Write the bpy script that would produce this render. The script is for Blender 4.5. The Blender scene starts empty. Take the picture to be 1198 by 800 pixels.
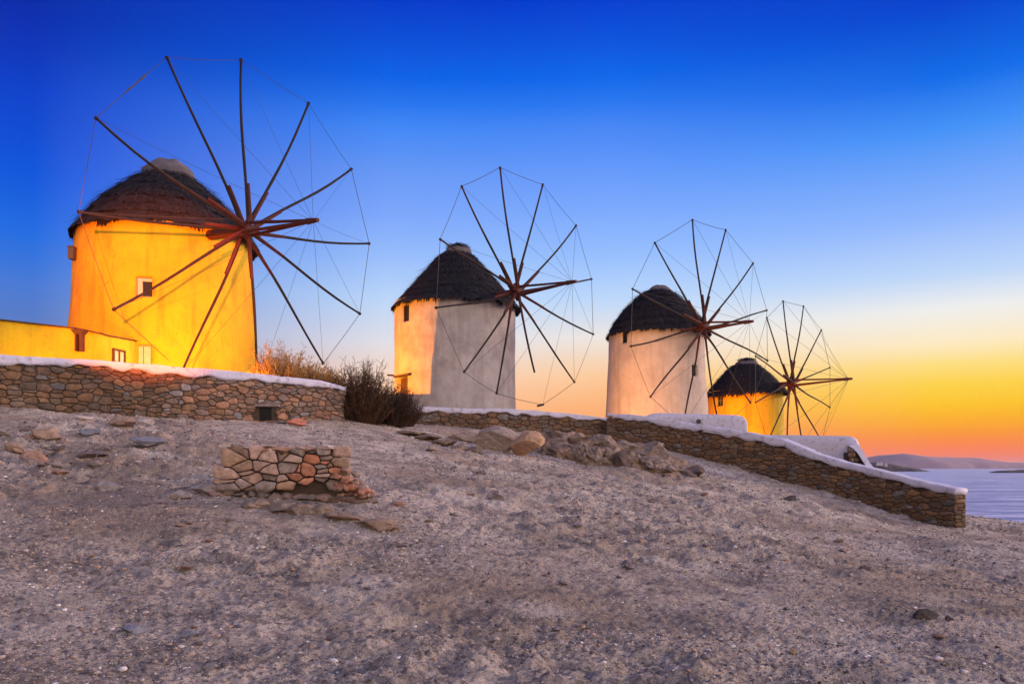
import bpy, math, random
import numpy as np
from mathutils import Vector, Matrix

R = math.radians
scene = bpy.context.scene
col = scene.collection
random.seed(7)
rng = np.random.default_rng(7)

# ------------------------------------------------------------------ camera
F, CX, CY = 932.0, 599.0, 547.0          # focal length and horizon of the photograph, in its pixels
cam = bpy.data.cameras.new('camera')
camo = bpy.data.objects.new('camera', cam)
col.objects.link(camo)
camo.location = (0, 0, 0)
camo.rotation_euler = (R(90), 0, 0)
cam.sensor_width = 36
cam.lens = F / 1198 * 36
cam.shift_y = (CY - 400) / 1198
cam.clip_start = 0.1
cam.clip_end = 120000
scene.camera = camo

# ------------------------------------------------------------------ world
SUN_AZ, SUN_EL = 62, 16                   # clockwise from the view direction
world = bpy.data.worlds.new('World')
scene.world = world
world.use_nodes = True
wn, wl = world.node_tree.nodes, world.node_tree.links
wn.clear()


def lin(c):
    return tuple(((v / 255) / 12.92 if v / 255 <= .04045 else ((v / 255 + .055) / 1.055) ** 2.4) for v in c)


def sky_ramp(px, stops, high):
    """stops: (photo row, sRGB) read off one column of the sky; high: (z, sRGB) above the picture"""
    n = wn.new('ShaderNodeValToRGB')
    s = math.sqrt(1 + ((px - CX) / F) ** 2)
    out = []
    for py, c in stops:
        t = (CY - py) / F / s
        out.append((max(t / math.sqrt(1 + t * t), 0), c))
    out += high
    out.sort(key=lambda a: a[0])
    dense = [out[0]]                     # extra stops so that the colours blend evenly
    extra = 30 - len(out)
    per = extra // (len(out) - 1)
    for (za, ca_), (zb_, cb_) in zip(out[:-1], out[1:]):
        for q in range(1, per + 1):
            t = q / (per + 1)
            dense.append((za + (zb_ - za) * t, tuple(i + (j - i) * t for i, j in zip(ca_, cb_))))
        dense.append((zb_, cb_))
    out = dense
    e = n.color_ramp.elements
    while len(e) > 1:
        e.remove(e[-1])
    e[0].position = out[0][0]
    e[0].color = (*lin(out[0][1]), 1)
    for z, c in out[1:]:
        k = e.new(z)
        k.color = (*lin(c), 1)
    return n


tc = wn.new('ShaderNodeTexCoord')
nrm = wn.new('ShaderNodeVectorMath'); nrm.operation = 'NORMALIZE'
wl.new(tc.outputs['Generated'], nrm.inputs[0])
sep = wn.new('ShaderNodeSeparateXYZ')
wl.new(nrm.outputs[0], sep.inputs[0])
ramps = [
    sky_ramp(20, [(0, (2, 42, 172)), (100, (0, 64, 205)), (200, (0, 86, 222)), (270, (28, 108, 226)), (330, (70, 122, 214)),
                  (380, (92, 124, 194)), (450, (140, 140, 185)), (547, (175, 150, 170))], [(.62, (8, 44, 140)), (.95, (84, 94, 142))]),
    sky_ramp(465, [(0, (0, 58, 204)), (90, (4, 98, 232)), (150, (66, 136, 246)), (200, (102, 152, 246)), (250, (124, 167, 251)),
                   (300, (152, 190, 252)), (350, (188, 215, 250)), (400, (226, 224, 232)), (440, (250, 214, 190)), (480, (255, 190, 140)), (547, (250, 150, 110))],
             [(.62, (10, 48, 165)), (.95, (84, 94, 142))]),
    sky_ramp(710, [(0, (0, 62, 210)), (90, (6, 104, 236)), (150, (72, 136, 246)), (200, (102, 154, 252)), (250, (126, 172, 254)), (300, (152, 192, 255)),
                   (350, (190, 217, 252)), (395, (240, 232, 226)), (440, (255, 203, 152)), (480, (255, 176, 112)), (547, (250, 140, 96))],
             [(.62, (10, 48, 165)), (.95, (84, 94, 142))]),
    sky_ramp(1110, [(0, (0, 66, 208)), (90, (8, 108, 234)), (150, (66, 146, 248)), (250, (140, 181, 254)), (320, (190, 215, 250)),
                    (360, (240, 240, 238)), (400, (255, 236, 196)), (425, (255, 224, 128)), (448, (255, 212, 70)), (474, (255, 196, 22)), (496, (255, 168, 16)), (512, (255, 142, 40)), (528, (255, 124, 72)),
                    (547, (240, 124, 118))], [(.62, (10, 48, 165)), (.95, (84, 94, 142))]),
    sky_ramp(599, [(547, (172, 140, 130)), (440, (204, 170, 150)), (300, (194, 168, 148)), (150, (166, 150, 142)), (0, (126, 122, 130))],
             [(.75, (114, 114, 132)), (.95, (84, 94, 142))]),
]
for r_ in ramps:
    wl.new(sep.outputs['Z'], r_.inputs[0])
az = wn.new('ShaderNodeMath'); az.operation = 'ARCTAN2'
wl.new(sep.outputs['X'], az.inputs[0]); wl.new(sep.outputs['Y'], az.inputs[1])


def az_mix(a, b, a0, a1, src=None, smooth=True):
    m = wn.new('ShaderNodeMapRange')
    m.interpolation_type = 'SMOOTHSTEP' if smooth else 'LINEAR'
    m.inputs['From Min'].default_value = a0
    m.inputs['From Max'].default_value = a1
    wl.new(src or az.outputs[0], m.inputs['Value'])
    x = wn.new('ShaderNodeMix'); x.data_type = 'RGBA'
    wl.new(m.outputs[0], x.inputs[0])
    wl.new(a, x.inputs[6]); wl.new(b, x.inputs[7])
    return x.outputs[2]


c1 = az_mix(ramps[0].outputs[0], ramps[1].outputs[0], R(-31), R(-9), smooth=False)
c2 = az_mix(c1, ramps[2].outputs[0], R(-8), R(7), smooth=False)
c3 = az_mix(c2, ramps[3].outputs[0], R(7), R(28), smooth=False)
bk = wn.new('ShaderNodeVectorMath'); bk.operation = 'SCALE'      # eastern sky behind the camera, scaled up past real dusk as added fill
wl.new(ramps[4].outputs[0], bk.inputs[0])
bs = wn.new('ShaderNodeMapRange')                                 # brighter towards the sunset side, darker on the far side
bs.inputs['From Min'].default_value = -.9; bs.inputs['From Max'].default_value = .5
bs.inputs['To Min'].default_value = .6; bs.inputs['To Max'].default_value = 7.2
wl.new(sep.outputs['X'], bs.inputs['Value']); wl.new(bs.outputs[0], bk.inputs['Scale'])
c4 = az_mix(c3, bk.outputs[0], .30, -.30, src=sep.outputs['Y'])
bg = wn.new('ShaderNodeBackground'); wl.new(c4, bg.inputs[0]); bg.inputs[1].default_value = 1.0
nish = wn.new('ShaderNodeTexSky'); nish.sky_type = 'NISHITA'; nish.sun_disc = False
nish.sun_elevation = R(SUN_EL); nish.sun_rotation = R(SUN_AZ)
bg2 = wn.new('ShaderNodeBackground'); wl.new(nish.outputs[0], bg2.inputs[0]); bg2.inputs[1].default_value = .00004
ad = wn.new('ShaderNodeAddShader'); wl.new(bg.outputs[0], ad.inputs[0]); wl.new(bg2.outputs[0], ad.inputs[1])
wo = wn.new('ShaderNodeOutputWorld'); wl.new(ad.outputs[0], wo.inputs[0])

# ------------------------------------------------------------------ afterglow "sun" and exposure
sl = bpy.data.lights.new('sun', 'SUN')
so = bpy.data.objects.new('sun', sl); col.objects.link(so)
sl.energy = 3.0; sl.angle = R(5); sl.color = (1.0, .70, .54)
d = Vector((math.sin(R(SUN_AZ)) * math.cos(R(SUN_EL)), math.cos(R(SUN_AZ)) * math.cos(R(SUN_EL)), math.sin(R(SUN_EL))))
so.rotation_euler = d.to_track_quat('Z', 'Y').to_euler()

vs = scene.view_settings
vs.view_transform = 'Standard'; vs.look = 'None'; vs.gamma = 1; vs.use_curve_mapping = False
vs.exposure = 0.0

# floodlights: the place is lit by warm yellow floodlights
LIGHTS = []


def flood(name, loc, target, energy, color, size=70, blend=.4, radius=.05):
    l = bpy.data.lights.new(name, 'SPOT'); o = bpy.data.objects.new(name, l); col.objects.link(o)
    o.location = loc
    o.rotation_euler = (Vector(loc) - Vector(target)).to_track_quat('Z', 'Y').to_euler()
    l.energy = energy; l.color = color; l.spot_size = R(size); l.spot_blend = blend; l.shadow_soft_size = radius
    LIGHTS.append((loc, target))
    return o


YEL = (1.0, .15, .0005)
flood('floodlight_far', (-1.5, -3.0, 2.6), (-11.7, 26.5, 5.75), 170000, YEL, 13.6, .5, .05)
flood('floodlight_base', (-10.2, 23.6, 2.75), (-11.2, 26.2, 4.2), 420, (1.0, .46, .01), 140, .8, .06)
flood('floodlight_corner', (-8.5, 25.3, 2.6), (-7.6, 27.0, 4.0), 300, (1.0, .33, .02), 160, .8, .05)
flood('floodlight_annex', (-13.6, 21.95, 2.75), (-13.9, 23.4, 3.7), 190, (1.0, .52, .01), 150, .8, .06)
flood('floodlight_doorway', (-9.7, 32.9, 2.8), (-4.0, 36.0, 5.4), 8500, (1.0, .27, .0002), 120, .1, .0015)
flood('floodlight_rampart', (3.3, 35.3, 2.15), (7.0, 40.0, 4.6), 2200, (1.0, .40, .10), 110, .6, .04)
flood('floodlight_last', (11.6, 45.3, 1.6), (14.4, 49.5, 3.6), 3600, (1.0, .23, .0005), 130, .6, .05)

# ------------------------------------------------------------------ helpers


def P(px, py, Y):
    return np.array([(px - CX) / F * Y, Y, (CY - py) / F * Y])


def hashv(ix, iy, seed):
    h = (ix.astype(np.int64) * 374761393 + iy.astype(np.int64) * 668265263 + seed * 974634777) & 0xffffffff
    h = ((h ^ (h >> 13)) * 1274126177) & 0xffffffff
    return ((h ^ (h >> 16)) & 0xffff) / 65535.0


def vnoise(x, y, seed=0):
    x = np.asarray(x, float); y = np.asarray(y, float)
    ix = np.floor(x); iy = np.floor(y); fx = x - ix; fy = y - iy
    fx = fx * fx * fx * (fx * (fx * 6 - 15) + 10); fy = fy * fy * fy * (fy * (fy * 6 - 15) + 10)
    a = hashv(ix, iy, seed); b = hashv(ix + 1, iy, seed); c = hashv(ix, iy + 1, seed); d = hashv(ix + 1, iy + 1, seed)
    return (a * (1 - fx) + b * fx) * (1 - fy) + (c * (1 - fx) + d * fx) * fy * 1.0 if False else \
        ((a * (1 - fx) + b * fx) * (1 - fy) + (c * (1 - fx) + d * fx) * fy) * 2 - 1


def fbm(x, y, seed=0, oct=4, gain=.5):
    s = 0; a = 1; t = 0
    for i in range(oct):
        s = s + a * vnoise(x, y, seed + i * 17); t += a
        x = x * 2.03 + 5.3; y = y * 2.03 + 1.7; a *= gain
    return s / t


def noise3(p, seed=0, f=1.0):
    """cheap 3-D noise out of three 2-D slices"""
    p = np.asarray(p) * f
    return (vnoise(p[..., 0] + p[..., 2] * .7, p[..., 1] - p[..., 2] * .6, seed) + vnoise(p[..., 1] + 9.1 + p[..., 0] * .5, p[..., 2] + 3.3, seed + 5)
            + vnoise(p[..., 2] - 4.2, p[..., 0] + p[..., 1] * .4 + 7.7, seed + 9)) / 1.8


class MB:
    def __init__(s):
        s.v = []; s.f = []; s.c = []; s.n = 0

    def add(s, v, f, c=None):
        v = np.asarray(v, float).reshape(-1, 3)
        s.v.append(v)
        s.f += [tuple(i + s.n for i in q) for q in f]
        s.c.append(np.tile(np.array(c if c is not None else (1, 1, 1)), (len(v), 1)))
        s.n += len(v)

    def box(s, lo, hi, c=None, M=None):
        x0, y0, z0 = lo; x1, y1, z1 = hi
        v = np.array([(x0, y0, z0), (x1, y0, z0), (x1, y1, z0), (x0, y1, z0), (x0, y0, z1), (x1, y0, z1), (x1, y1, z1), (x0, y1, z1)])
        if M is not None:
            v = v @ np.array(M[0]).T + M[1]
        s.add(v, [(0, 3, 2, 1), (4, 5, 6, 7), (0, 1, 5, 4), (1, 2, 6, 5), (2, 3, 7, 6), (3, 0, 4, 7)], c)

    def tube(s, pts, rad, n=8, c=None, cap=True):
        pts = [np.array(p, float) for p in pts]
        rad = rad if hasattr(rad, '__len__') else [rad] * len(pts)
        rings = []
        ref = None
        for i, p in enumerate(pts):
            t = pts[min(i + 1, len(pts) - 1)] - pts[max(i - 1, 0)]
            t = t / (np.linalg.norm(t) + 1e-9)
            if ref is None:
                ref = np.array([0, 0, 1.]) if abs(t[2]) < .9 else np.array([1., 0, 0])
            a = np.cross(t, ref); a /= np.linalg.norm(a) + 1e-9
            b = np.cross(t, a)
            for k in range(n):
                th = 2 * math.pi * k / n
                rings.append(p + rad[i] * (math.cos(th) * a + math.sin(th) * b))
        f = []
        for i in range(len(pts) - 1):
            for k in range(n):
                k2 = (k + 1) % n
                f.append((i * n + k, i * n + k2, (i + 1) * n + k2, (i + 1) * n + k))
        if cap:
            f.append(tuple(range(n))); f.append(tuple(range((len(pts) - 1) * n, len(pts) * n))[::-1])
        s.add(rings, f, c)

    def build(s, name, mat, parent=None, smooth=False, origin=None):
        me = bpy.data.meshes.new(name)
        v = np.concatenate(s.v) if s.v else np.zeros((0, 3))
        if origin is None:
            if parent is not None:
                origin = np.array(parent['_o'])
            else:
                lo = v.min(0); hi = v.max(0)
                origin = np.array([(lo[0] + hi[0]) / 2, (lo[1] + hi[1]) / 2, lo[2]])
        me.from_pydata((v - origin).tolist(), [], s.f)
        ca = me.color_attributes.new('Col', 'FLOAT_COLOR', 'POINT')
        cc = np.concatenate(s.c); cc = np.hstack([cc, np.ones((len(cc), 1))])
        ca.data.foreach_set('color', cc.ravel().astype(np.float32))
        if smooth:
            me.polygons.foreach_set('use_smooth', [True] * len(me.polygons))
        me.materials.append(mat)
        me.update()
        o = bpy.data.objects.new(name, me)
        col.objects.link(o)
        o['_o'] = [float(q) for q in origin]
        if parent is None:
            o.location = origin
        else:
            o.parent = parent
            o.location = np.array(origin) - np.array(parent['_o'])
        return o


def tag(o, label=None, cat=None, group=None, kind=None):
    for k, v in (('label', label), ('category', cat), ('group', group), ('kind', kind)):
        if v:
            o[k] = v
    return o


def empty(name, loc, label, cat, group=None):
    o = bpy.data.objects.new(name, None); col.objects.link(o)
    o.location = loc; o['_o'] = [float(q) for q in loc]
    o.empty_display_size = .3
    return tag(o, label, cat, group)


def mat(name, rough=.9, base=(.5, .5, .5), var=.25, scale=3.0, bump=.3, bscale=40, bdist=.01, useattr=False, stain=None, sscale=.6,
        aniso=None, spec=.3, mottle=None, crack=None):
    m = bpy.data.materials.new(name); m.use_nodes = True
    n, l = m.node_tree.nodes, m.node_tree.links
    b = n['Principled BSDF']
    b.inputs['Roughness'].default_value = rough
    b.inputs['Specular IOR Level'].default_value = spec
    t = n.new('ShaderNodeTexCoord'); vec = t.outputs['Object']
    if aniso:
        mp = n.new('ShaderNodeMapping'); mp.inputs['Scale'].default_value = aniso
        l.new(vec, mp.inputs[0]); vec = mp.outputs[0]
    vec0 = vec
    no = n.new('ShaderNodeTexNoise'); no.inputs['Scale'].default_value = scale; no.inputs['Detail'].default_value = 8
    no.inputs['Roughness'].default_value = .62
    l.new(vec, no.inputs['Vector'])
    mr = n.new('ShaderNodeMapRange')
    mr.inputs['From Min'].default_value = .25; mr.inputs['From Max'].default_value = .75
    mr.inputs['To Min'].default_value = 1 - var; mr.inputs['To Max'].default_value = 1 + var
    l.new(no.outputs[0], mr.inputs[0])
    vm = n.new('ShaderNodeVectorMath'); vm.operation = 'SCALE'
    if useattr:
        at = n.new('ShaderNodeAttribute'); at.attribute_name = 'Col'
        mu = n.new('ShaderNodeVectorMath'); mu.operation = 'MULTIPLY'
        l.new(at.outputs['Color'], mu.inputs[0]); mu.inputs[1].default_value = base
        l.new(mu.outputs[0], vm.inputs[0])
    else:
        vm.inputs[0].default_value = base
    l.new(mr.outputs[0], vm.inputs['Scale'])
    out = vm.outputs[0]

    def blend(out, colr, sc, lo, hi, amount, detail=6, an=None):
        vec = t.outputs['Object'] if an else vec0
        if an:
            m2 = n.new('ShaderNodeMapping'); m2.inputs['Scale'].default_value = an
            l.new(vec, m2.inputs[0]); vec = m2.outputs[0]
        s = n.new('ShaderNodeTexNoise'); s.inputs['Scale'].default_value = sc; s.inputs['Detail'].default_value = detail
        l.new(vec, s.inputs['Vector'])
        r = n.new('ShaderNodeMapRange'); r.inputs['From Min'].default_value = lo; r.inputs['From Max'].default_value = hi
        r.inputs['To Max'].default_value = amount
        l.new(s.outputs[0], r.inputs[0])
        x = n.new('ShaderNodeMix'); x.data_type = 'RGBA'
        l.new(r.outputs[0], x.inputs[0]); l.new(out, x.inputs[6]); x.inputs[7].default_value = (*colr, 1)
        return x.outputs[2]
    if stain:
        out = blend(out, stain, sscale, .5, .72, .6)
    for q in (mottle or []):
        out = blend(out, *q)
    l.new(out, b.inputs['Base Color'])
    bn = n.new('ShaderNodeTexNoise'); bn.inputs['Scale'].default_value = bscale; bn.inputs['Detail'].default_value = 7
    bn.inputs['Roughness'].default_value = .65
    l.new(vec, bn.inputs['Vector'])
    bp = n.new('ShaderNodeBump'); bp.inputs['Strength'].default_value = bump; bp.inputs['Distance'].default_value = bdist
    l.new(bn.outputs[0], bp.inputs['Height'])
    l.new(bp.outputs[0], b.inputs['Normal'])
    return m


M_ground = mat('dry_dirt', .95, (.56, .475, .415), .36, .9, 1.0, 20, .12, spec=.15, mottle=[
    ((.10, .085, .085), 24, .52, .60, .6), ((.74, .70, .68), 32, .60, .66, .5), ((.13, .105, .105), 8, .53, .63, .6), ((.55, .47, .42), 11, .56, .66, .5),  # fine dark flecks paint the shade of small pits into the dirt
    ((.34, .26, .20), .22, .45, .57, .8), ((.20, .165, .145), .8, .52, .66, .6), ((.68, .61, .56), .45, .53, .66, .6), ((.115, .10, .115), 2.2, .52, .66, .55), ((.40, .35, .34), 5.5, .56, .70, .45),
    ((.10, .085, .09), 17, .58, .70, .6), ((.50, .46, .45), 30, .68, .73, .65), ((.12, .09, .08), 55, .60, .68, .5)])
M_gravel = mat('loose_gravel', .9, (1, 1, 1), .3, 14, .6, 60, .01, useattr=True)
M_stone = mat('field_stone', .9, (1, 1, 1), .42, 9, .9, 32, .025, useattr=True, mottle=[((.10, .075, .06), 14, .55, .70, .5), ((.42, .38, .34), 24, .62, .72, .35)])
M_mortar = mat('mud_mortar', .95, (.055, .04, .03), .4, 8, .9, 30, .02)
M_rock = mat('weathered_rock', .92, (.20, .148, .115), .5, 2.5, 1.0, 14, .06, mottle=[
    ((.10, .085, .08), 3.5, .52, .66, .6), ((.38, .32, .28), 7, .58, .70, .5), ((.30, .19, .12), 1.3, .52, .66, .5), ((.08, .07, .07), 20, .60, .70, .5)])
M_rockc = mat('loose_rock', .92, (1, 1, 1), .4, 8, 1.0, 30, .02, useattr=True, mottle=[((.10, .085, .08), 12, .55, .68, .5)])
M_plaster_white = mat('lime_plaster', .85, (.36, .335, .325), .24, 1.2, .8, 12, .03, stain=(.22, .19, .185), sscale=1.4,
                      mottle=[((.20, .16, .145), 9, .60, .74, .45), ((.21, .18, .17), 4, .50, .70, .5, 6, (1, 1, .10))])
M_plaster_cream = mat('cream_plaster', .85, (.45, .37, .31), .2, 1.1, .8, 12, .03, stain=(.38, .30, .24), sscale=1.2, mottle=[((.26, .20, .16), 8, .60, .74, .4), ((.27, .21, .17), 4, .50, .72, .45, 6, (1, 1, .10))])
M_plaster_floodlit = mat('floodlight_tinted_plaster', .85, (.50, .345, .010), .18, .8, .8, 9, .04, stain=(.44, .26, .01), sscale=.7, mottle=[((.34, .19, .01), 1.6, .52, .72, .5), ((.25, .13, .02), 7, .62, .74, .5), ((.30, .16, .01), 3.5, .50, .72, .55, 6, (1, 1, .12))])  # white plaster with the floodlights' yellow put into its colour
M_cap = mat('whitewash', .8, (.47, .475, .60), .16, 1.6, .8, 9, .04, stain=(.40, .38, .42), sscale=1.5, mottle=[((.24, .21, .20), 6, .56, .68, .6)])
M_thatch = mat('old_thatch', .95, (.013, .013, .019), .5, 6, .8, 45, .02, useattr=True)
M_roofcap = mat('roof_cap_plaster', .9, (.095, .085, .10), .25, 3, .8, 25, .02, stain=(.16, .13, .13), sscale=2.5)
M_spoke = mat('weathered_pole_wood', .8, (.020, .014, .012), .4, 7, .6, 40, .006)
M_red = mat('red_brown_timber', .7, (.07, .015, .010), .4, 7, .6, 30, .008)
M_rope = mat('dark_wire', .7, (.05, .045, .05), .1, 5, .1, 30, .001)
M_frame = mat('painted_window_wood', .6, (.13, .17, .13), .25, 14, .3, 60, .003)
M_wood = mat('old_door_wood', .8, (.055, .03, .018), .4, 9, .6, 50, .006, aniso=(1, 1, .15))
M_shutter = mat('grey_shutter_paint', .6, (.34, .38, .36), .12, 8, .3, 60, .003)
M_dark = mat('hole_shade_black', .9, (.012, .011, .012), .2, 5, .1, 30, .002)
M_metal = mat('lamp_housing_metal', .5, (.05, .05, .05), .2, 10, .2, 50, .002)
M_twig = mat('dry_shrub_twigs', .9, (1, 1, 1), .3, 8, .3, 40, .004, useattr=True)
M_hill = mat('distant_scrub_hill', 1.0, (.26, .18, .22), .2, .01, .3, .05, 2.0)  # distance haze partly put into the mauve base colour
M_head = mat('headland_rock', 1.0, (.05, .04, .05), .5, .02, .3, .05, 2.0)
M_house = mat('far_white_house', .9, (.35, .3, .33), .1, 1, .1, 2, .05)

# window glass
M_glass = bpy.data.materials.new('dark_window_glass'); M_glass.use_nodes = True
_b = M_glass.node_tree.nodes['Principled BSDF']
_b.inputs['Base Color'].default_value = (.012, .014, .02, 1); _b.inputs['Roughness'].default_value = .35; _b.inputs['Specular IOR Level'].default_value = .15

# sea: long-exposure water, slightly rough, sky blue and bright streaks painted into its colour
M_sea = bpy.data.materials.new('sea_water'); M_sea.use_nodes = True
n, l = M_sea.node_tree.nodes, M_sea.node_tree.links
b = n['Principled BSDF']
b.inputs['Base Color'].default_value = (.15, .22, .42, 1); b.inputs['Roughness'].default_value = .28
b.inputs['IOR'].default_value = 1.33; b.inputs['Specular IOR Level'].default_value = .04
g = n.new('ShaderNodeNewGeometry')
mp = n.new('ShaderNodeMapping'); mp.inputs['Scale'].default_value = (.03, .15, .05)
l.new(g.outputs['Position'], mp.inputs[0])
no = n.new('ShaderNodeTexNoise'); no.inputs['Scale'].default_value = 1.0; no.inputs['Detail'].default_value = 9; no.inputs['Roughness'].default_value = .7
l.new(mp.outputs[0], no.inputs['Vector'])
rp = n.new('ShaderNodeValToRGB')
rp.color_ramp.elements[0].position = .42; rp.color_ramp.elements[0].color = (.05, .13, .42, 1)
rp.color_ramp.elements[1].position = .60; rp.color_ramp.elements[1].color = (.50, .56, .82, 1)
l.new(no.outputs[0], rp.inputs[0]); l.new(rp.outputs[0], b.inputs['Base Color'])
bp = n.new('ShaderNodeBump'); bp.inputs['Strength'].default_value = 1.0; bp.inputs['Distance'].default_value = 1.6
l.new(no.outputs[0], bp.inputs['Height']); l.new(bp.outputs[0], b.inputs['Normal'])

# ------------------------------------------------------------------ wall lines (photo column, cap-top row, cap-bottom row, base row, distance)
W1 = [(-130, 408, 420, 468, 18.9), (0, 414, 424.5, 475, 20.2), (45, 416.5, 423.5, 478, 20.8), (100, 420, 429, 482, 21.4), (150, 424, 431.5, 486, 21.9), (200, 428, 437, 489, 22.5),
      (250, 432, 440.5, 492, 23.2), (300, 436.5, 444.5, 493, 24.0), (345, 441, 449, 493, 24.8), (375, 445, 451.5, 492, 25.4), (402, 452, 457, 491, 26.1)]
W2 = [(462, 475.5, 480, 496, 33.2), (486, 476, 481, 497, 33.3), (540, 476.8, 481.8, 501, 33.5), (597, 478, 483.5, 503.5, 33.7), (640, 481, 486, 506, 33.9), (680, 485, 489, 510, 34.2), (709, 488.5, 491.5, 515, 34.4)]
W3 = [(712, 483, 487.5, 517, 33.6), (740, 485, 490, 519, 33.1), (790, 491.5, 499, 528, 32.2), (840, 500, 507.5, 542, 31.2), (890, 508, 516.3, 557, 30.1), (915, 513, 521.5, 563, 29.6),
      (958, 531, 539, 575, 28.6), (990, 540, 547.5, 584, 27.9), (1035, 551.5, 558.5, 597, 26.8), (1070, 560.4, 568.5, 609, 26.0), (1100, 567, 574.5, 616.5, 25.3), (1117, 571, 578, 619, 24.85)]

# ------------------------------------------------------------------ terrain: thin-plate surface through known spots
ctrl = []
for W in (W1, W2, W3):
    for px, a, b_, base, Y in W:
        ctrl.append(P(px, base, Y))
ctrl += [P(600, 800, 5.5), P(0, 800, 4.9), P(1198, 800, 6.2), P(600, 700, 8.4), P(0, 700, 7.2), P(1198, 700, 10.4), P(1198, 640, 17.5),
         P(0, 600, 10.8), P(0, 535, 14.8), P(340, 587, 13.0), P(430, 575, 14.2), P(600, 600, 14.8), P(600, 545, 22.5), P(600, 525, 27.0), P(530, 510, 28.5),
         P(800, 562, 24.0), P(800, 620, 15.2), P(1000, 645, 16.6), P(930, 590, 23.0), P(1127, 630, 22.0), P(1150, 606, 30.5), P(1198, 613, 30.0), P(1300, 620, 29.0),
         P(430, 500, 25.5), P(200, 510, 18.5), P(300, 520, 18.5)]
ctrl += [np.array(q, float) for q in [(0, 0, -1.55), (-4, 0, -1.4), (5, 0, -1.7), (0, -12, -2.2), (-20, 0, -.2), (20, 0, -2.6), (-30, 15, 2.0), (-35, 35, 2.2), (-15, 42, 1.6),
                                      (-5, 60, .8), (5, 45, 1.2), (14, 52, .6), (18, 45, -2.4), (22, 38, -4.2), (26, 30, -4.6), (34, 22, -6), (30, 10, -3.8), (12, 36, 0.2),
                                      (-30, 70, 0), (30, 60, -9), (20, 70, -4), (-50, 30, 2), (-40, -15, 1), (40, -15, -6), (0, 85, -3)]]
ctrl = np.array(ctrl)
_x, _y, _z = ctrl[:, 0], ctrl[:, 1], ctrl[:, 2]


def tps(r2):
    return .5 * r2 * np.log(r2 + 1e-6)


_A = tps((_x[:, None] - _x[None]) ** 2 + (_y[:, None] - _y[None]) ** 2)
_A[np.diag_indices(len(_x))] += .6
_Pm = np.stack([np.ones_like(_x), _x, _y], 1)
_K = np.block([[_A, _Pm], [_Pm.T, np.zeros((3, 3))]])
_w = np.linalg.solve(_K, np.concatenate([_z, np.zeros(3)]))


def base_z(x, y):
    x = np.asarray(x, float); y = np.asarray(y, float)
    sh = x.shape; x = x.ravel(); y = y.ravel()
    xc = np.clip(x, -48, 40); yc = np.clip(y, -15, 84)
    z = _w[-3] + _w[-2] * xc + _w[-1] * yc
    for i in range(len(_x)):
        z = z + _w[i] * tps((xc - _x[i]) ** 2 + (yc - _y[i]) ** 2)
    dd = np.maximum(np.abs(x - xc), np.abs(y - yc))
    z = np.where(dd > 0, np.maximum(z - dd * .3, -16), z)
    return z.reshape(sh)


def relief(x, y):
    a = fbm(x / 2.6, y / 2.6, 3, 3) * .10
    b = fbm(x / .75, y / .75, 11, 3)
    b2 = np.abs(fbm(x / .9 + 3, y / .55, 21, 4)) * -.08 + .02
    rough = np.clip(fbm(x / 4.5, y / 4.5, 31, 2) * 2.2 + .38, .05, 1)        # where the ground is broken up
    c = fbm(x / .22, y / .16, 41, 3) * .035
    q = vnoise(x / .5 + vnoise(x, y, 55), y / .26, 51)
    st = np.clip((q - .1) * 5, 0, 1) * .035                                # flat slabs showing through
    clod = np.clip(vnoise(x / .13 + vnoise(x / .4, y / .4, 57) * 1.5, y / .10, 58) - .15, 0, 1) * .050 + np.clip(vnoise(x / .34, y / .24 + vnoise(x, y, 59), 60) - .25, 0, 1) * .06
    e = vnoise(x / .06, y / .05, 61) * .014 + vnoise(x / .028, y / .022, 62) * .008
    return a + b * .05 + (b2 * 1.3 + c * 1.5 + st * 1.4 + clod) * rough + e


def ground_z(x, y):
    return float(base_z(np.array([x]), np.array([y]))[0] + relief(np.array([x]), np.array([y]))[0])


def ground_hit(px, py):
    """the spot of the ground seen at that place of the photo"""
    Y = np.linspace(4, 34, 900)
    g = base_z((px - CX) / F * Y, Y)
    z = (CY - py) / F * Y
    k = np.argmax(z < g) if (z < g).any() else len(Y) - 1
    return float((px - CX) / F * Y[k]), float(Y[k])


ys = np.concatenate([np.linspace(-90, 2.4, 30)[:-1], np.exp(np.linspace(math.log(2.4), math.log(36), 470)), np.linspace(36, 160, 60)[1:]])
u = np.concatenate([-np.exp(np.linspace(math.log(12), math.log(.80), 34))[:-1], np.linspace(-.80, .80, 640), np.exp(np.linspace(math.log(.80), math.log(12), 34))[1:]])
wy = np.clip(ys, 5.5, 60)
X = u[None, :] * wy[:, None]
Yg = np.repeat(ys[:, None], len(u), 1)
Z = base_z(X, Yg) + relief(X, Yg)
Zf = np.stack([X, Yg, Z], -1).reshape(-1, 3)
nr, nc = X.shape
idx = np.arange(nr * nc).reshape(nr, nc)
faces = np.stack([idx[:-1, :-1], idx[:-1, 1:], idx[1:, 1:], idx[1:, :-1]], -1).reshape(-1, 4)
me = bpy.data.meshes.new('ground')
me.vertices.add(len(Zf)); me.vertices.foreach_set('co', Zf.ravel().astype(np.float32))
me.loops.add(faces.size); me.loops.foreach_set('vertex_index', faces.ravel().astype(np.int32))
me.polygons.add(len(faces)); me.polygons.foreach_set('loop_start', np.arange(0, faces.size, 4, dtype=np.int32))
me.polygons.foreach_set('loop_total', np.full(len(faces), 4, dtype=np.int32))
me.polygons.foreach_set('use_smooth', np.ones(len(faces), dtype=bool))
me.update(); me.validate()
me.materials.append(M_ground)
ground = bpy.data.objects.new('ground', me); col.objects.link(ground)
tag(ground, kind='structure')

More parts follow.
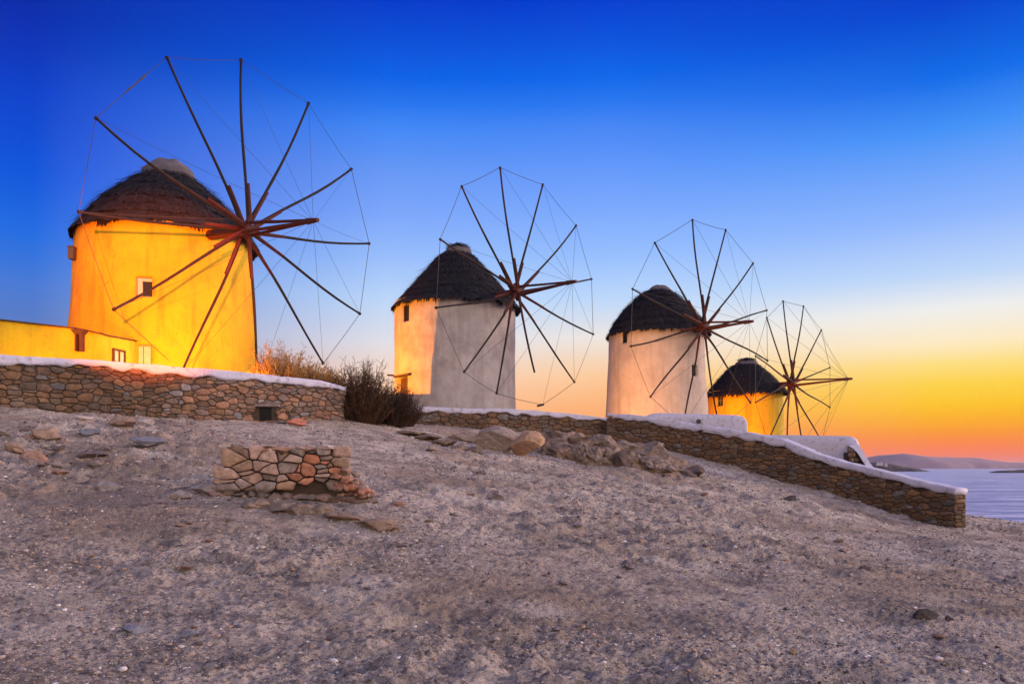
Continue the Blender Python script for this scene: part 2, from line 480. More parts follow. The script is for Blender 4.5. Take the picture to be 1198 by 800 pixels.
# sea
mb = MB(); S = 60000; SEA = -10.5
mb.add([(-S, 40, SEA), (S, 40, SEA), (S, S, SEA), (-S, S, SEA), (-S, -S, SEA), (S, -S, SEA)], [(0, 1, 2, 3), (4, 5, 1, 0)])
tag(mb.build('sea', M_sea, origin=np.array([0, 0, SEA])), kind='structure')

# far hills across the water: solid ridges with a rounded cross-section


def ridge(name, prof, Y, depth, m, seed):
    """prof: (photo column, row) of the crest"""
    pts = [P(px, py, Y) for px, py in prof]
    xs = np.array([p[0] for p in pts]); zs = np.array([p[2] for p in pts])
    xx = np.linspace(xs[0], xs[-1], 160)
    zz = np.interp(xx, xs, zs)
    zz = np.convolve(np.pad(zz, 3, 'edge'), np.ones(7) / 7, 'valid')
    mb = MB(); rows = []
    nv = 17
    for i in range(nv):
        t = i / (nv - 1) * 2 - 1
        h = max(0, 1 - t * t) ** .7
        rows.append(np.stack([xx, np.full_like(xx, Y + t * depth) + fbm(xx / depth * 1.5, xx * 0 + t, seed) * depth * .2,
                              SEA - 2 + (zz - SEA + 2) * h * (1 + .10 * fbm(xx / depth * 3, xx * 0 + t * 3, seed + 3))], 1))
    v = np.concatenate(rows); nn = len(xx)
    f = [(i * nn + j, i * nn + j + 1, (i + 1) * nn + j + 1, (i + 1) * nn + j) for i in range(nv - 1) for j in range(nn - 1)]
    mb.add(v, f)
    return mb.build(name, m, smooth=True)


tag(ridge('hills', [(960, 552), (1000, 545), (1022, 536.5), (1033, 532.5), (1044, 530.3), (1055, 531), (1075, 533.5), (1100, 535), (1130, 535.5), (1148, 538), (1166, 541.5), (1180, 543), (1198, 544), (1240, 545), (1330, 552)],
          9500, 900, M_hill, 4), kind='structure')
tag(ridge('hills', [(1140, 550), (1175, 541.5), (1198, 540.5), (1230, 540), (1280, 543), (1400, 552)], 12500, 900, M_hill, 9), kind='structure')
tag(ridge('headland', [(960, 549), (1000, 541), (1020, 540.5), (1035, 541.5), (1045, 543.5), (1056, 546), (1068, 548.2), (1076, 551.5)], 2300, 90, M_head, 6), kind='structure')
tag(ridge('islet', [(1164, 553), (1169, 550.8), (1180, 550), (1200, 549.2), (1230, 549), (1280, 553)], 1650, 40, M_head, 7), kind='structure')
for k, (px, py, w) in enumerate([(1026, 541.6, 4), (1030, 541.6, 5), (1035.5, 542.6, 4)]):
    c = P(px, py, 2225)
    mb = MB()
    mb.box((c[0] - w, c[1] - 6, c[2] - 8), (c[0] + w, c[1] + 6, c[2] + 1.5 + (k % 2) * 1.))
    mb.box((c[0] - w * .4, c[1] - 5, c[2] + 1), (c[0] + w * .3, c[1] + 5, c[2] + 3.5 + (k % 2) * 1.))
    tag(mb.build('house', M_house), 'tiny pale house on the dark headland across the water', 'house', 'far houses on the headland')

# ------------------------------------------------------------------ dry-stone walls


def stone_color(kind='wall'):
    r = random.random()
    if kind == 'ruin':
        if r < .15: c = (.40, .18, .11)
        elif r < .55: c = (.34, .24, .19)
        elif r < .80: c = (.27, .22, .20)
        else: c = (.33, .22, .15)
    elif kind == 'warm':  # redder tones put the warm light on the wall's right part into the stones
        if r < .3: c = (.40, .22, .14)
        elif r < .7: c = (.32, .21, .15)
        elif r < .9: c = (.27, .20, .17)
        else: c = (.28, .25, .25)
    else:
        if r < .4: c = (.25, .15, .085)
        elif r < .75: c = (.20, .13, .09)
        elif r < .94: c = (.20, .155, .12)
        else: c = (.22, .20, .20)
    k = random.uniform(.65, 1.2) * (1.0 if kind == 'ruin' else .66)
    return tuple(q * k for q in c)


def add_stone(mb, s0, s1, z0, z1, mapf, colr, proud):
    """one rounded, domed stone in face coordinates (s along the wall, z up, d outwards)"""
    n = 12
    cs, cz = (s0 + s1) / 2, (z0 + z1) / 2
    hs, hz = (s1 - s0) / 2, (z1 - z0) / 2
    e = random.uniform(.35, .6)
    tl = random.uniform(-.12, .12)
    ring = []
    for k in range(n):
        th = 2 * math.pi * (k + .5) / n
        c_, s_ = math.cos(th), math.sin(th)
        a = math.copysign(abs(c_) ** e, c_) * random.uniform(.88, 1.04)
        b = math.copysign(abs(s_) ** e, s_) * random.uniform(.86, 1.04)
        ring.append((a, b))
    rows = [(1.0, -.06), (1.0, .0), (.93, .022), (.62, .04)]
    v = []
    for sc, dep in rows:
        for a, b in ring:
            v.append(mapf(cs + hs * a * sc, cz + hz * b * sc + tl * hs * a * sc, dep * min(1, 4 * min(hs, hz) + .35) + proud + random.uniform(-.006, .006) * (dep > 0)))
    v.append(mapf(cs, cz, .045 + proud + random.uniform(-.01, .012)))
    f = []
    for i in range(len(rows) - 1):
        for k in range(n):
            k2 = (k + 1) % n
            f.append((i * n + k, i * n + k2, (i + 1) * n + k2, (i + 1) * n + k))
    m0 = (len(rows) - 1) * n
    for k in range(n):
        f.append((m0 + k, m0 + (k + 1) % n, m0 + n))
    mb.add(v, f, colr)


def pack(L, H, cw, ch, keep, sizes):
    nx, nz = int(L / cw), int(H / ch)
    occ = np.zeros((nx, nz), bool)
    out = []
    for j in range(nz):
        i = 0
        while i < nx:
            if occ[i, j]:
                i += 1; continue
            w, h = random.choice(sizes)
            while i + w > nx or occ[i:i + w, j].any():
                w -= 1
            h = min(h, nz - j)
            while h > 1 and occ[i:i + w, j:j + h].any():
                h -= 1
            occ[i:i + w, j:j + h] = True
            if keep((i + w / 2) * cw, (j + h / 2) * ch):
                out.append((i * cw, (i + w) * cw, j * ch, (j + h) * ch))
            i += w
    return out


def fitted(L, H, cw, ch, keep, sizes, asp=1.9, jit=.26):
    """irregular stones that fit one another: a power diagram over a loose packing"""
    rects = pack(L, H, cw, ch, lambda a, b: True, sizes)
    C_ = np.array([((a + b) / 2 + random.uniform(-jit, jit) * min(b - a, .15), (c + d) / 2 + random.uniform(-jit, jit) * min(d - c, .12)) for a, b, c, d in rects])
    Wt = np.array([((b - a) * .5) * ((d - c) * .5 * asp) for a, b, c, d in rects]) * .9
    Q = C_ * [1, asp]
    out = []
    for i, (a, b, c, d) in enumerate(rects):
        if not keep((a + b) / 2, (c + d) / 2):
            continue
        x, y = Q[i]
        ex, ey = (b - a) * .5 + .09, ((d - c) * .5 + .07) * asp
        poly = [(x - ex, y - ey), (x + ex, y - ey), (x + ex, y + ey), (x - ex, y + ey)]
        dd = ((Q - Q[i]) ** 2).sum(1)
        for j in np.argsort(dd)[1:22]:
            nx, ny = Q[j] - Q[i]
            k = (Q[j] @ Q[j] - Q[i] @ Q[i] + Wt[i] - Wt[j]) / 2
            new = []
            for m in range(len(poly)):
                p, q = poly[m], poly[(m + 1) % len(poly)]
                sp = p[0] * nx + p[1] * ny - k; sq = q[0] * nx + q[1] * ny - k
                if sp <= 0: new.append(p)
                if sp * sq < 0:
                    t = sp / (sp - sq); new.append((p[0] + (q[0] - p[0]) * t, p[1] + (q[1] - p[1]) * t))
            poly = new
            if len(poly) < 3: break
        if len(poly) < 3: continue
        poly = np.array(poly) / [1, asp]
        if np.ptp(poly[:, 0]) < .03 or np.ptp(poly[:, 1]) < .025: continue
        out.append(poly)
    return out


def add_poly(mb, poly, mapf, colr, proud, gap=.010):
    c = poly.mean(0)
    hs, hz = np.ptp(poly[:, 0]) / 2, np.ptp(poly[:, 1]) / 2
    p = []
    n0 = len(poly)
    for m in range(n0):        # round the corners
        a, b = poly[m], poly[(m + 1) % n0]
        ln = np.linalg.norm(b - a) + 1e-6
        cut = min(.24, .008 / ln + .04)
        p.append(a + (b - a) * cut); 
        if ln > .09: p.append(a + (b - a) * .5 + np.array([random.uniform(-.006, .006), random.uniform(-.006, .006)]))
        p.append(a + (b - a) * (1 - cut))
    p = np.array(p); g1 = 1 - gap / max(hs, .03); g2 = 1 - gap / max(hz, .03)
    p = c + (p - c) * [g1, g2]
    n = len(p); m_ = min(hs, hz); dome = min(1, 4 * m_ + .25)
    sl1, sl2 = random.uniform(-.18, .18), random.uniform(-.18, .18)
    v = []
    for sc, dep in ((1.0, -.07), (1.0, .0), (1 - .010 / m_ if m_ > .03 else .8, .020), (.55, .030)):
        for q in p:
            w = c + (q - c) * sc
            v.append(mapf(w[0], w[1], dep * dome + proud + ((w[0] - c[0]) * sl1 + (w[1] - c[1]) * sl2 + random.uniform(-.005, .005)) * (dep >= 0)))
    v.append(mapf(c[0], c[1], .030 * dome + proud + random.uniform(-.012, .008)))
    f = [(i * n + k, i * n + (k + 1) % n, (i + 1) * n + (k + 1) % n, (i + 1) * n + k) for i in range(3) for k in range(n)]
    f += [(3 * n + k, 3 * n + (k + 1) % n, 4 * n) for k in range(n)]
    mb.add(v, f, colr)


SIZES = [(2, 1), (3, 1), (3, 1), (4, 2), (3, 2), (4, 1), (5, 2), (3, 2), (4, 3), (5, 3), (5, 1), (4, 1)]


def stone_wall(name, label, W, thick, kindf, hole=None, cell=(.085, .075), gap=.009, endcap=(True, True), bury=.35):
    A = np.array([P(px, c, Y) for px, t, c, b_, Y in W])          # top of stonework along the face
    B = np.array([P(px, b_, Y) for px, t, c, b_, Y in W])
    T = np.array([P(px, t, Y) for px, t, c, b_, Y in W])
    seg = np.linalg.norm(np.diff(A[:, :2], axis=0), axis=1)
    S_ = np.concatenate([[0], np.cumsum(seg)]); L = S_[-1]
    zmin = B[:, 2].min() - bury

    def at(s):
        s = min(max(s, -.0), L)
        x = np.interp(s, S_, A[:, 0]); y = np.interp(s, S_, A[:, 1])
        e = .3
        dx = np.interp(min(s + e, L), S_, A[:, 0]) - np.interp(max(s - e, 0), S_, A[:, 0])
        dy = np.interp(min(s + e, L), S_, A[:, 1]) - np.interp(max(s - e, 0), S_, A[:, 1])
        q = math.hypot(dx, dy); dx /= q; dy /= q
        return x, y, dx, dy

    def top(s): return float(np.interp(s, S_, A[:, 2]))
    def bot(s): return float(np.interp(s, S_, B[:, 2]))

    root = empty(name, (A[len(A) // 2, 0], A[len(A) // 2, 1], B[len(A) // 2, 2]), label, 'stone wall')
    mb = MB()

    def warp(s, z):
        return (s + float(vnoise(s * 1.6, z * 1.6, 71)) * .07 + float(vnoise(s * 6, z * 6, 73)) * .022,
                z + float(vnoise(s * 1.1 + 9, z * 1.4, 72)) * .06 + float(vnoise(s * 5 + 3, z * 5, 74)) * .022)

    def front(s, z, dd):
        s, z = warp(s, z)
        x, y, dx, dy = at(s)
        ex = min(s, 0) + max(s - L, 0)
        z = min(z, top(min(max(s, 0), L)) + .01)
        return (x + dx * ex + dy * dd, y + dy * ex - dx * dd, z)

    def keep(s, z):
        z += zmin
        if hole and hole[0] < s < hole[1] and hole[2] < z < hole[3]:
            return False
        return bot(s) - bury < z < top(s) - .02
    for pl in fitted(L, T[:, 2].max() - zmin, cell[0], cell[1], keep, SIZES):
        add_poly(mb, pl + [0, zmin], front, stone_color(kindf(pl[0, 0])), random.uniform(-.025, .035), gap)
    for flag, s_end, sg in ((endcap[0], 0, -1), (endcap[1], L, 1)):
        if not flag:
            continue
        x, y, dx, dy = at(s_end)

        def endf(s, z, dd):
            return (x + dx * sg * (dd) - dy * s, y + dy * sg * dd + dx * s, min(z, top(s_end) + .01))
        for s0, s1, z0, z1 in pack(thick, top(s_end) - zmin, cell[0], cell[1], lambda a, b: True, SIZES):
            add_stone(mb, s0 + gap, s1 - gap, zmin + z0 + gap, zmin + z1 - gap, endf if sg > 0 else (lambda s, z, dd: endf(thick - s, z, dd)), stone_color(kindf(s_end)), random.uniform(-.01, .03))
    mb.build('stonework', M_stone, root, smooth=True)
    # core behind the stones
    mb = MB()
    ss = np.linspace(0, L, 60)
    v = []
    for s in ss:
        x, y, dx, dy = at(s)
        dn = .02
        for off, z in ((dn, zmin), (dn, top(s) - .02), (thick, top(s) - .02), (thick, zmin)):
            v.append((x - dy * off, y + dx * off, z))
    f = []
    for i in range(len(ss) - 1):
        for k in range(4):
            k2 = (k + 1) % 4
            f.append((i * 4 + k, (i + 1) * 4 + k, (i + 1) * 4 + k2, i * 4 + k2))
    f += [(0, 1, 2, 3), tuple((len(ss) - 1) * 4 + k for k in (3, 2, 1, 0))]
    mb.add(v, f)
    mb.build('mortar_core', M_mortar, root)
    # plaster coping
    mb = MB()
    ss = np.linspace(-.06, L + .06, int(L / .09))
    prof = [(-.05, 0), (-.058, .30), (-.052, .80), (-.03, .96), (.03, 1.0), (.3, 1.0), (thick - .05, 1.0), (thick + .03, .8), (thick + .03, 0)]
    v = []
    for s in ss:
        x, y, dx, dy = at(s)
        ex = min(s, 0) + max(s - L, 0)
        zt = float(np.interp(s, S_, T[:, 2])); zb = top(s)
        zt += float(fbm(np.array([s * .9]), np.array([2.]), 81, 3)[0]) * .03 + float(vnoise(np.array([s * 4.]), np.array([1.]), 87)[0]) * .012
        zbb = zb + float(fbm(np.array([s * 2.2]), np.array([5.]), 83, 3)[0]) * .10 - .02
        for k, (o_, h_) in enumerate(prof):
            o2 = o_ - float(fbm(np.array([s * 1.7]), np.array([k * .7]), 85, 3)[0]) * .02
            v.append((x + dx * ex - dy * o2, y + dy * ex + dx * o2, zbb + (zt - zbb) * h_))
    m_ = len(prof)
    f = [(i * m_ + k, (i + 1) * m_ + k, (i + 1) * m_ + (k + 1) % m_, i * m_ + (k + 1) % m_) for i in range(len(ss) - 1) for k in range(m_)]
    f += [tuple(range(m_)), tuple((len(ss) - 1) * m_ + k for k in range(m_ - 1, -1, -1))]
    mb.add(v, f)
    mb.build('coping', M_cap, root, smooth=True)
    return S_, at


def s_of(W, px):
    A = np.array([P(q[0], q[2], q[4]) for q in W])
    seg = np.linalg.norm(np.diff(A[:, :2], axis=0), axis=1); S_ = np.concatenate([[0], np.cumsum(seg)])
    return float(np.interp(px, [q[0] for q in W], S_))


sA, sB = s_of(W1, 301), s_of(W1, 322)
stone_wall('stone_wall', 'long brown rubble wall with a lilac-white coping in front of the nearest windmill', W1, .5,
           lambda s: 'warm' if s > s_of(W1, 225) + random.uniform(-1, 1) else 'wall', hole=(sA, sB, P(310, 489, 24.1)[2], P(310, 475, 24.1)[2]))
stone_wall('stone_wall', 'low rubble wall with a thin white edge below the second windmill', W2, .5, lambda s: 'wall', cell=(.10, .085))
stone_wall('stone_wall', 'sloping rubble wall with a broad white coping running down towards the sea', W3, .5, lambda s: 'wall', cell=(.10, .072))

q0, q1 = P(302, 488.5, 24.0), P(321, 476.5, 24.25)
wr = [o for o in bpy.data.objects if o.name == 'stone_wall'][0]
mb = MB(); mb.box((q0[0] + .03, 24.07, q0[2] - .05), (q1[0] - .03, 24.2, q1[2]))  # solid black box stands in for the shade inside the drain hole
mb.build('drain_hole_shade', M_dark, wr)
mb = MB(); v, f = (np.array([(-1, -1, -1), (1, -1, -1), (1, 1, -1), (-1, 1, -1), (-.9, -.8, 1), (.95, -.8, 1), (.9, 1, 1), (-.95, 1, 1)], float) * [.42, .10, .045], [(0, 3, 2, 1), (4, 5, 6, 7), (0, 1, 5, 4), (1, 2, 6, 5), (2, 3, 7, 6), (3, 0, 4, 7)])
mb.add(v + (q0 + q1) / 2 * [1, 0, 0] + [0, 24.06, q1[2] + .05], f, (.20, .16, .14)); mb.build('drain_lintel', M_stone, wr)

# terrace the mills stand on, behind the walls
edge = []
for W, off in ((W1, .3), (W2, .3), (W3[:9], .3)):
    for px, t, c, b_, Y in W:
        edge.append(P(px, c, Y) + np.array([0, off, -.05]))
edge = np.array(edge)
n_ = len(edge)
back = np.stack([np.interp(np.arange(n_), [0, n_ - 1], [-32, 21.0]), np.full(n_, 56.0), np.interp(np.arange(n_), [0, 12, 17, n_ - 1], [2.3, 2.3, 2.0, 0.5])], 1)
rows = []
for t in np.linspace(0, 1, 14):
    r_ = edge * (1 - t) + back * t
    zmix = edge[:, 2] * (1 - min(1, t * 8)) + np.minimum(edge[:, 2] - .15, 2.4) * min(1, t * 8)
    r_[:, 2] = zmix * (1 - t) + back[:, 2] * t
    rows.append(r_)
top_ = np.concatenate(rows)
mb = MB()
f = [(i * n_ + j, i * n_ + j + 1, (i + 1) * n_ + j + 1, (i + 1) * n_ + j) for i in range(13) for j in range(n_ - 1)]
bottom = top_.copy(); bottom[:, 2] = -5
N = len(top_)
f2 = [tuple(N + q for q in reversed(ff)) for ff in f]
rim = [j for j in range(n_)] + [i * n_ + n_ - 1 for i in range(1, 14)] + [13 * n_ + j for j in range(n_ - 2, -1, -1)] + [i * n_ for i in range(12, 0, -1)]
f3 = [(rim[(k + 1) % len(rim)], rim[k], N + rim[k], N + rim[(k + 1) % len(rim)]) for k in range(len(rim))]
mb.add(np.concatenate([top_, bottom]), f + f2 + f3)
tag(mb.build('terrace', M_ground, origin=np.array([0., 0, 0])), kind='structure')

# ------------------------------------------------------------------ windmills


def hub_fit(hx, hy, H, azd, tiltd):
    hub = np.array([(hx - CX) / F * H, H, (CY - hy) / F * H])
    a_, t_ = R(azd), R(tiltd)
    a = np.array([math.sin(a_) * math.cos(t_), -math.cos(a_) * math.cos(t_), math.sin(t_)])
    return hub, a


def theta_at(c, rad, px):
    """angle (around the mill axis) of the front point of a round wall seen at that column"""
    best = None
    for th in np.linspace(0, 2 * math.pi, 3600):
        x, y = c[0] + rad * math.cos(th), c[1] + rad * math.sin(th)
        if (c[0] - x) * x + (c[1] - y) * y < 0:
            continue
        e = abs(CX + F * x / y - px)
        if best is None or e < best[0]:
            best = (e, th, x, y)
    return best[1], best[2], best[3]


def windmill(label, hubpar, back_off, tips, phase, Rw, d_body, r_bot, r_top, z_bot, z_eave, roof_prof, cap, plaster, windows, bowL, seed, eave_tilt=0, knob=False, broken=None, bent=True):
    random.seed(seed)
    hubT, a = hub_fit(*hubpar)
    hub = hubT - a * back_off
    ah = np.array([a[0], a[1], 0]); ah /= np.linalg.norm(ah)
    c = np.array([hubT[0] - ah[0] * d_body, hubT[1] - ah[1] * d_body, z_bot])
    root = empty('windmill', c, label, 'windmill', None)
    H = z_eave + .10 - z_bot

    def rad(z):
        t = (z - z_bot) / H
        return r_bot + (r_top - r_bot) * t

    # round plastered wall with real openings
    wins = []
    for (p0, p1, q0, q1, kind) in windows:
        t0, x0, y0 = theta_at(c, rad((z_bot + z_eave) / 2), p0)
        t1, x1, y1 = theta_at(c, rad((z_bot + z_eave) / 2), p1)
        ym = (y0 + y1) / 2
        zt, zb = (CY - q0) / F * ym, (CY - q1) / F * ym
        wins.append((min(t0, t1), max(t0, t1), zb, zt, kind))
    th = list(np.linspace(0, 2 * math.pi, 145)[:-1]); zz = list(np.linspace(z_bot, z_bot + H, 60))
    for w in wins:
        for q in w[:2]:
            th = [t for t in th if abs(t - q) > .018] + [q]
        for q in w[2:4]:
            zz = [t for t in zz if abs(t - q) > .04] + [q]
    th = np.array(sorted(th)); zz = np.array(sorted(zz))
    nt, nz = len(th), len(zz)
    TT, ZZ = np.meshgrid(th, zz)
    lump = (fbm(np.cos(TT) * 2.2 + seed, ZZ * .5 + np.sin(TT) * 2.2, seed, 3) * .045 + fbm(np.cos(TT) * 9 + seed, ZZ * 2.5 + np.sin(TT) * 9, seed + 7, 3) * .012)
    RR = rad(ZZ) + lump
    V = np.stack([c[0] + RR * np.cos(TT), c[1] + RR * np.sin(TT), ZZ], -1).reshape(-1, 3)
    verts = V.tolist(); faces_ = []; holes = set()
    for i in range(nz - 1):
        for j in range(nt):
            j2 = (j + 1) % nt
            tm = (th[j] + (th[j2] if j2 else th[j] + .02)) / 2; zm = (zz[i] + zz[i + 1]) / 2
            if any(w[0] < tm < w[1] and w[2] < zm < w[3] for w in wins):
                holes.add((i, j)); continue
            faces_.append((i * nt + j, i * nt + j2, (i + 1) * nt + j2, (i + 1) * nt + j))
    inner = {}

    def inn(k):
        if k not in inner:
            v = np.array(verts[k]); dirv = v - c; dirv[2] = 0; dirv /= np.linalg.norm(dirv)
            verts.append((v - dirv * .32).tolist()); inner[k] = len(verts) - 1
        return inner[k]
    for (i, j) in holes:
        j2 = (j + 1) % nt
        for (ni, nj, e0, e1) in ((i - 1, j, i * nt + j, i * nt + j2), (i + 1, j, (i + 1) * nt + j2, (i + 1) * nt + j), (i, (j - 1) % nt, (i + 1) * nt + j, i * nt + j), (i, j2, i * nt + j2, (i + 1) * nt + j2)):
            if (ni, nj) not in holes:
                faces_.append((e0, e1, inn(e1), inn(e0)))
    mb = MB(); mb.add(verts, faces_)
    mb.build('wall', plaster, root, smooth=True)
    for (t0, t1, zb, zt, kind) in wins:
        tm = (t0 + t1) / 2; rm = rad((zb + zt) / 2); hw = rm * (t1 - t0) / 2
        nv = np.array([math.cos(tm), math.sin(tm), 0]); tv = np.array([-math.sin(tm), math.cos(tm), 0])
        M = (np.stack([tv, nv, np.array([0, 0, 1.])], 1), np.array([c[0], c[1], 0]) + nv * 0)
        r1 = rm * math.cos((t1 - t0) / 2)
        def bx(mb, x0, x1, y0, y1, z0, z1): mb.box((x0, r1 + y0, z0), (x1, r1 + y1, z1), None, M)
        if kind == 'door':
            mb = MB()
            nb = 5
            for k in range(nb):
                bx(mb, -hw + 2 * hw * k / nb + .005, -hw + 2 * hw * (k + 1) / nb - .005, -.20, -.15 + .006 * (k % 2), zb, zt - .04)
            dr = mb.build('door', M_wood, root)
            mb = MB(); bx(mb, hw * .5, hw * .5 + .05, -.148, -.10, (zb + zt) / 2 - .05, (zb + zt) / 2 + .05); mb.build('latch', M_metal, dr)
            mb = MB(); bx(mb, -hw - .22, hw + .22, -.10, .10, zt, zt + .09); mb.build('lintel', M_wood, root)
        elif kind == 'beam':
            pass
        else:
            fw = .055 if kind != 'small' else .045
            mb = MB()
            bx(mb, -hw - .0, -hw + fw, -.16, -.09, zb, zt); bx(mb, hw - fw, hw, -.16, -.09, zb, zt)
            bx(mb, -hw + fw, hw - fw, -.158, -.092, zt - fw, zt); bx(mb, -hw + fw, hw - fw, -.158, -.092, zb, zb + fw)
            if kind == 'mullion':
                bx(mb, -.02, .02, -.15, -.10, zb + fw, zt - fw); bx(mb, -hw + fw, -.021, -.15, -.10, (zb + zt) / 2 - .02, (zb + zt) / 2 + .02)
                bx(mb, .021, hw - fw, -.15, -.10, (zb + zt) / 2 - .02, (zb + zt) / 2 + .02)
            wf = mb.build('window', M_frame if kind != 'small' else M_wood, root)
            mb = MB(); bx(mb, -hw + fw * .5, hw - fw * .5, -.145, -.135, zb + .01, zt - .01)
            if kind == 'shutter':
                mb2 = MB()
                for sx in (-1, 1):
                    bx(mb2, min(sx * .012, sx * (hw - fw)), max(sx * .012, sx * (hw - fw)), -.132, -.095, zb + fw, zt - fw)
                    for zf in (.28, .72):
                        z_ = zb + (zt - zb) * zf
                        bx(mb2, min(sx * .07, sx * (hw - fw - .06)), max(sx * .07, sx * (hw - fw - .06)), -.094, -.08, z_ - .12, z_ + .12)
                mb2.build('shutter', M_shutter, wf)
            mb.build('pane', M_glass, wf)
            if kind == 'casement':       # one leaf standing open inwards
                mb = MB(); bx(mb, -hw + fw, -hw + fw + .14, -.134, -.06, zb + fw, zt - fw); bx(mb, -hw + fw + .14, hw - fw, -.133, -.08, zt - fw - .09, zt - fw)
                mb.build('leaf', M_shutter, wf)
        if kind != 'small':
            pass

    # thatched roof: stepped layers, then loose straw over them
    cr = c + np.array([ah[0] * .12, ah[1] * .12, 0])
    pr = np.array(roof_prof, float)       # (radius, z) from eave to top
    seglen = np.concatenate([[0], np.cumsum(np.hypot(*np.diff(pr, axis=0).T))]); LP = seglen[-1]
    tilt = lambda ang: eave_tilt * math.cos(ang)

    def prof_at(t):
        return float(np.interp(t * LP, seglen, pr[:, 0])), float(np.interp(t * LP, seglen, pr[:, 1]))
    mb = MB()
    nl = 8; na = 110
    for k in range(nl):
        t0 = k / nl; t1 = min(1, (k + 1.35) / nl)
        ra, za = prof_at(t0); rb, zb_ = prof_at(t1)
        shade = random.uniform(.8, 1.2)
        v = []
        jit = [random.uniform(-.5, 1) for _ in range(na)]
        for row in range(4):
            for q in range(na):
                an = 2 * math.pi * q / na
                w = row / 3
                rr = ra + (rb - ra) * w; z_ = za + (zb_ - za) * w
                out = .17 * (1 - w)
                lum = float(fbm(np.array([math.cos(an) * 3 + k]), np.array([math.sin(an) * 3]), seed + 3, 3)[0]) * .08
                if row == 0:
                    rr += out; z_ -= .05 + .07 * jit[q]
                    rr -= 0
                else:
                    rr += out
                rr += lum
                v.append((cr[0] + rr * math.cos(an), cr[1] + rr * math.sin(an), z_ + tilt(an) * (1 - t0)))
        f = [(i * na + q, i * na + (q + 1) % na, (i + 1) * na + (q + 1) % na, (i + 1) * na + q) for i in range(3) for q in range(na)]
        mb.add(v, f, (shade,) * 3)
    # soffit
    ra, za = prof_at(0)
    v = []; na2 = 60
    for q in range(na2):
        an = 2 * math.pi * q / na2
        for rr, z_ in ((ra + .05, za - .02), (r_top - .35, za + .30)):
            v.append((cr[0] + rr * math.cos(an), cr[1] + rr * math.sin(an), z_ + tilt(an)))
    mb.add(v, [(2 * q, 2 * q + 1, 2 * ((q + 1) % na2) + 1, 2 * ((q + 1) % na2)) for q in range(na2)], (.9, .9, .9))
    # straw
    for q in range(9000):
        t = 1 - random.random() ** .75
        t = min(t, .97)
        an = random.uniform(0, 2 * math.pi)
        rr, z_ = prof_at(t)
        r2, z2 = prof_at(min(1, t + .05))
        sl_ = np.array([(rr - r2), (z_ - z2)]); sl_ /= np.linalg.norm(sl_) + 1e-6
        L_ = random.uniform(.16, .42); wd = random.uniform(.008, .022)
        if t < .04:
            sl_ = np.array([.35, -.9]); L_ = random.uniform(.1, .3)
        elif random.random() < .06:
            sl_ = sl_ + np.array([.5, .1])
        e = np.array([math.cos(an), math.sin(an), 0]); tt = np.array([-math.sin(an), math.cos(an), 0])
        nrm_ = -sl_[1] * e + sl_[0] * np.array([0, 0, 1])
        p0 = cr * [1, 1, 0] + e * rr + np.array([0, 0, z_ + tilt(an) * (1 - t)]) + nrm_ * (.03 + .12 * (1 - (t * 8) % 1) + random.uniform(-.01, .03))
        dv = sl_[0] * e + np.array([0, 0, sl_[1]]) + tt * random.uniform(-.28, .28)
        p1 = p0 + dv * L_ - nrm_ * random.uniform(-.04, .05)
        g_ = random.uniform(.5, 1.5); cc = (g_ * random.uniform(.95, 1.2), g_, g_ * random.uniform(.85, 1.15))
        mb.add([p0 - tt * wd, p0 + tt * wd, p1 + tt * wd * .3, p1 - tt * wd * .3], [(0, 1, 2, 3)], cc)
    # hanging clumps along the eave
    for q in range(70):
        an0 = random.uniform(0, 2 * math.pi); dep = random.uniform(.08, .32)
        for s in range(14):
            an = an0 + random.gauss(0, .022)
            e = np.array([math.cos(an), math.sin(an), 0]); tt = np.array([-math.sin(an), math.cos(an), 0])
            rr, z_ = prof_at(0)
            p0 = cr * [1, 1, 0] + e * (rr + random.uniform(-.02, .07)) + np.array([0, 0, z_ + .03 + tilt(an)])
            p1 = p0 + e * random.uniform(-.04, .08) + tt * random.gauss(0, .03) - np.array([0, 0, dep * random.uniform(.5, 1)])
            mb.add([p0 - tt * .02, p0 + tt * .02, p1 + tt * .006, p1 - tt * .006], [(0, 1, 2, 3)], (random.uniform(.6, 1.2),) * 3)
    roof = mb.build('roof', M_thatch, root)
    # plaster cap
    rc, zc, hc = cap
    cc0 = cr + np.array([ah[0] * .1, ah[1] * .1, 0])
    mb = MB(); v = []; nq = 40
    for (fr, fz) in ((1.0, -.10), (1.02, .05), (.98, .35), (.8, .62), (.55, .85), (.25, .98), (.02, 1.0)):
        for q in range(nq):
            an = 2 * math.pi * q / nq
            k_ = 1 + .09 * float(vnoise(np.array([math.cos(an) * 2 + fz * 2]), np.array([math.sin(an) * 2]), seed + 8)[0])
            v.append((cc0[0] + rc * fr * k_ * math.cos(an), cc0[1] + rc * fr * k_ * math.sin(an), zc + hc * fz * (1 + .12 * float(vnoise(np.array([math.cos(an) * 3]), np.array([math.sin(an) * 3]), seed + 2)[0]))))
    mb.add(v, [(i * nq + q, i * nq + (q + 1) % nq, (i + 1) * nq + (q + 1) % nq, (i + 1) * nq + q) for i in range(6) for q in range(nq)] + [tuple(range(6 * nq, 7 * nq))])
    mb.build('roof_cap', M_roofcap, roof, smooth=True)
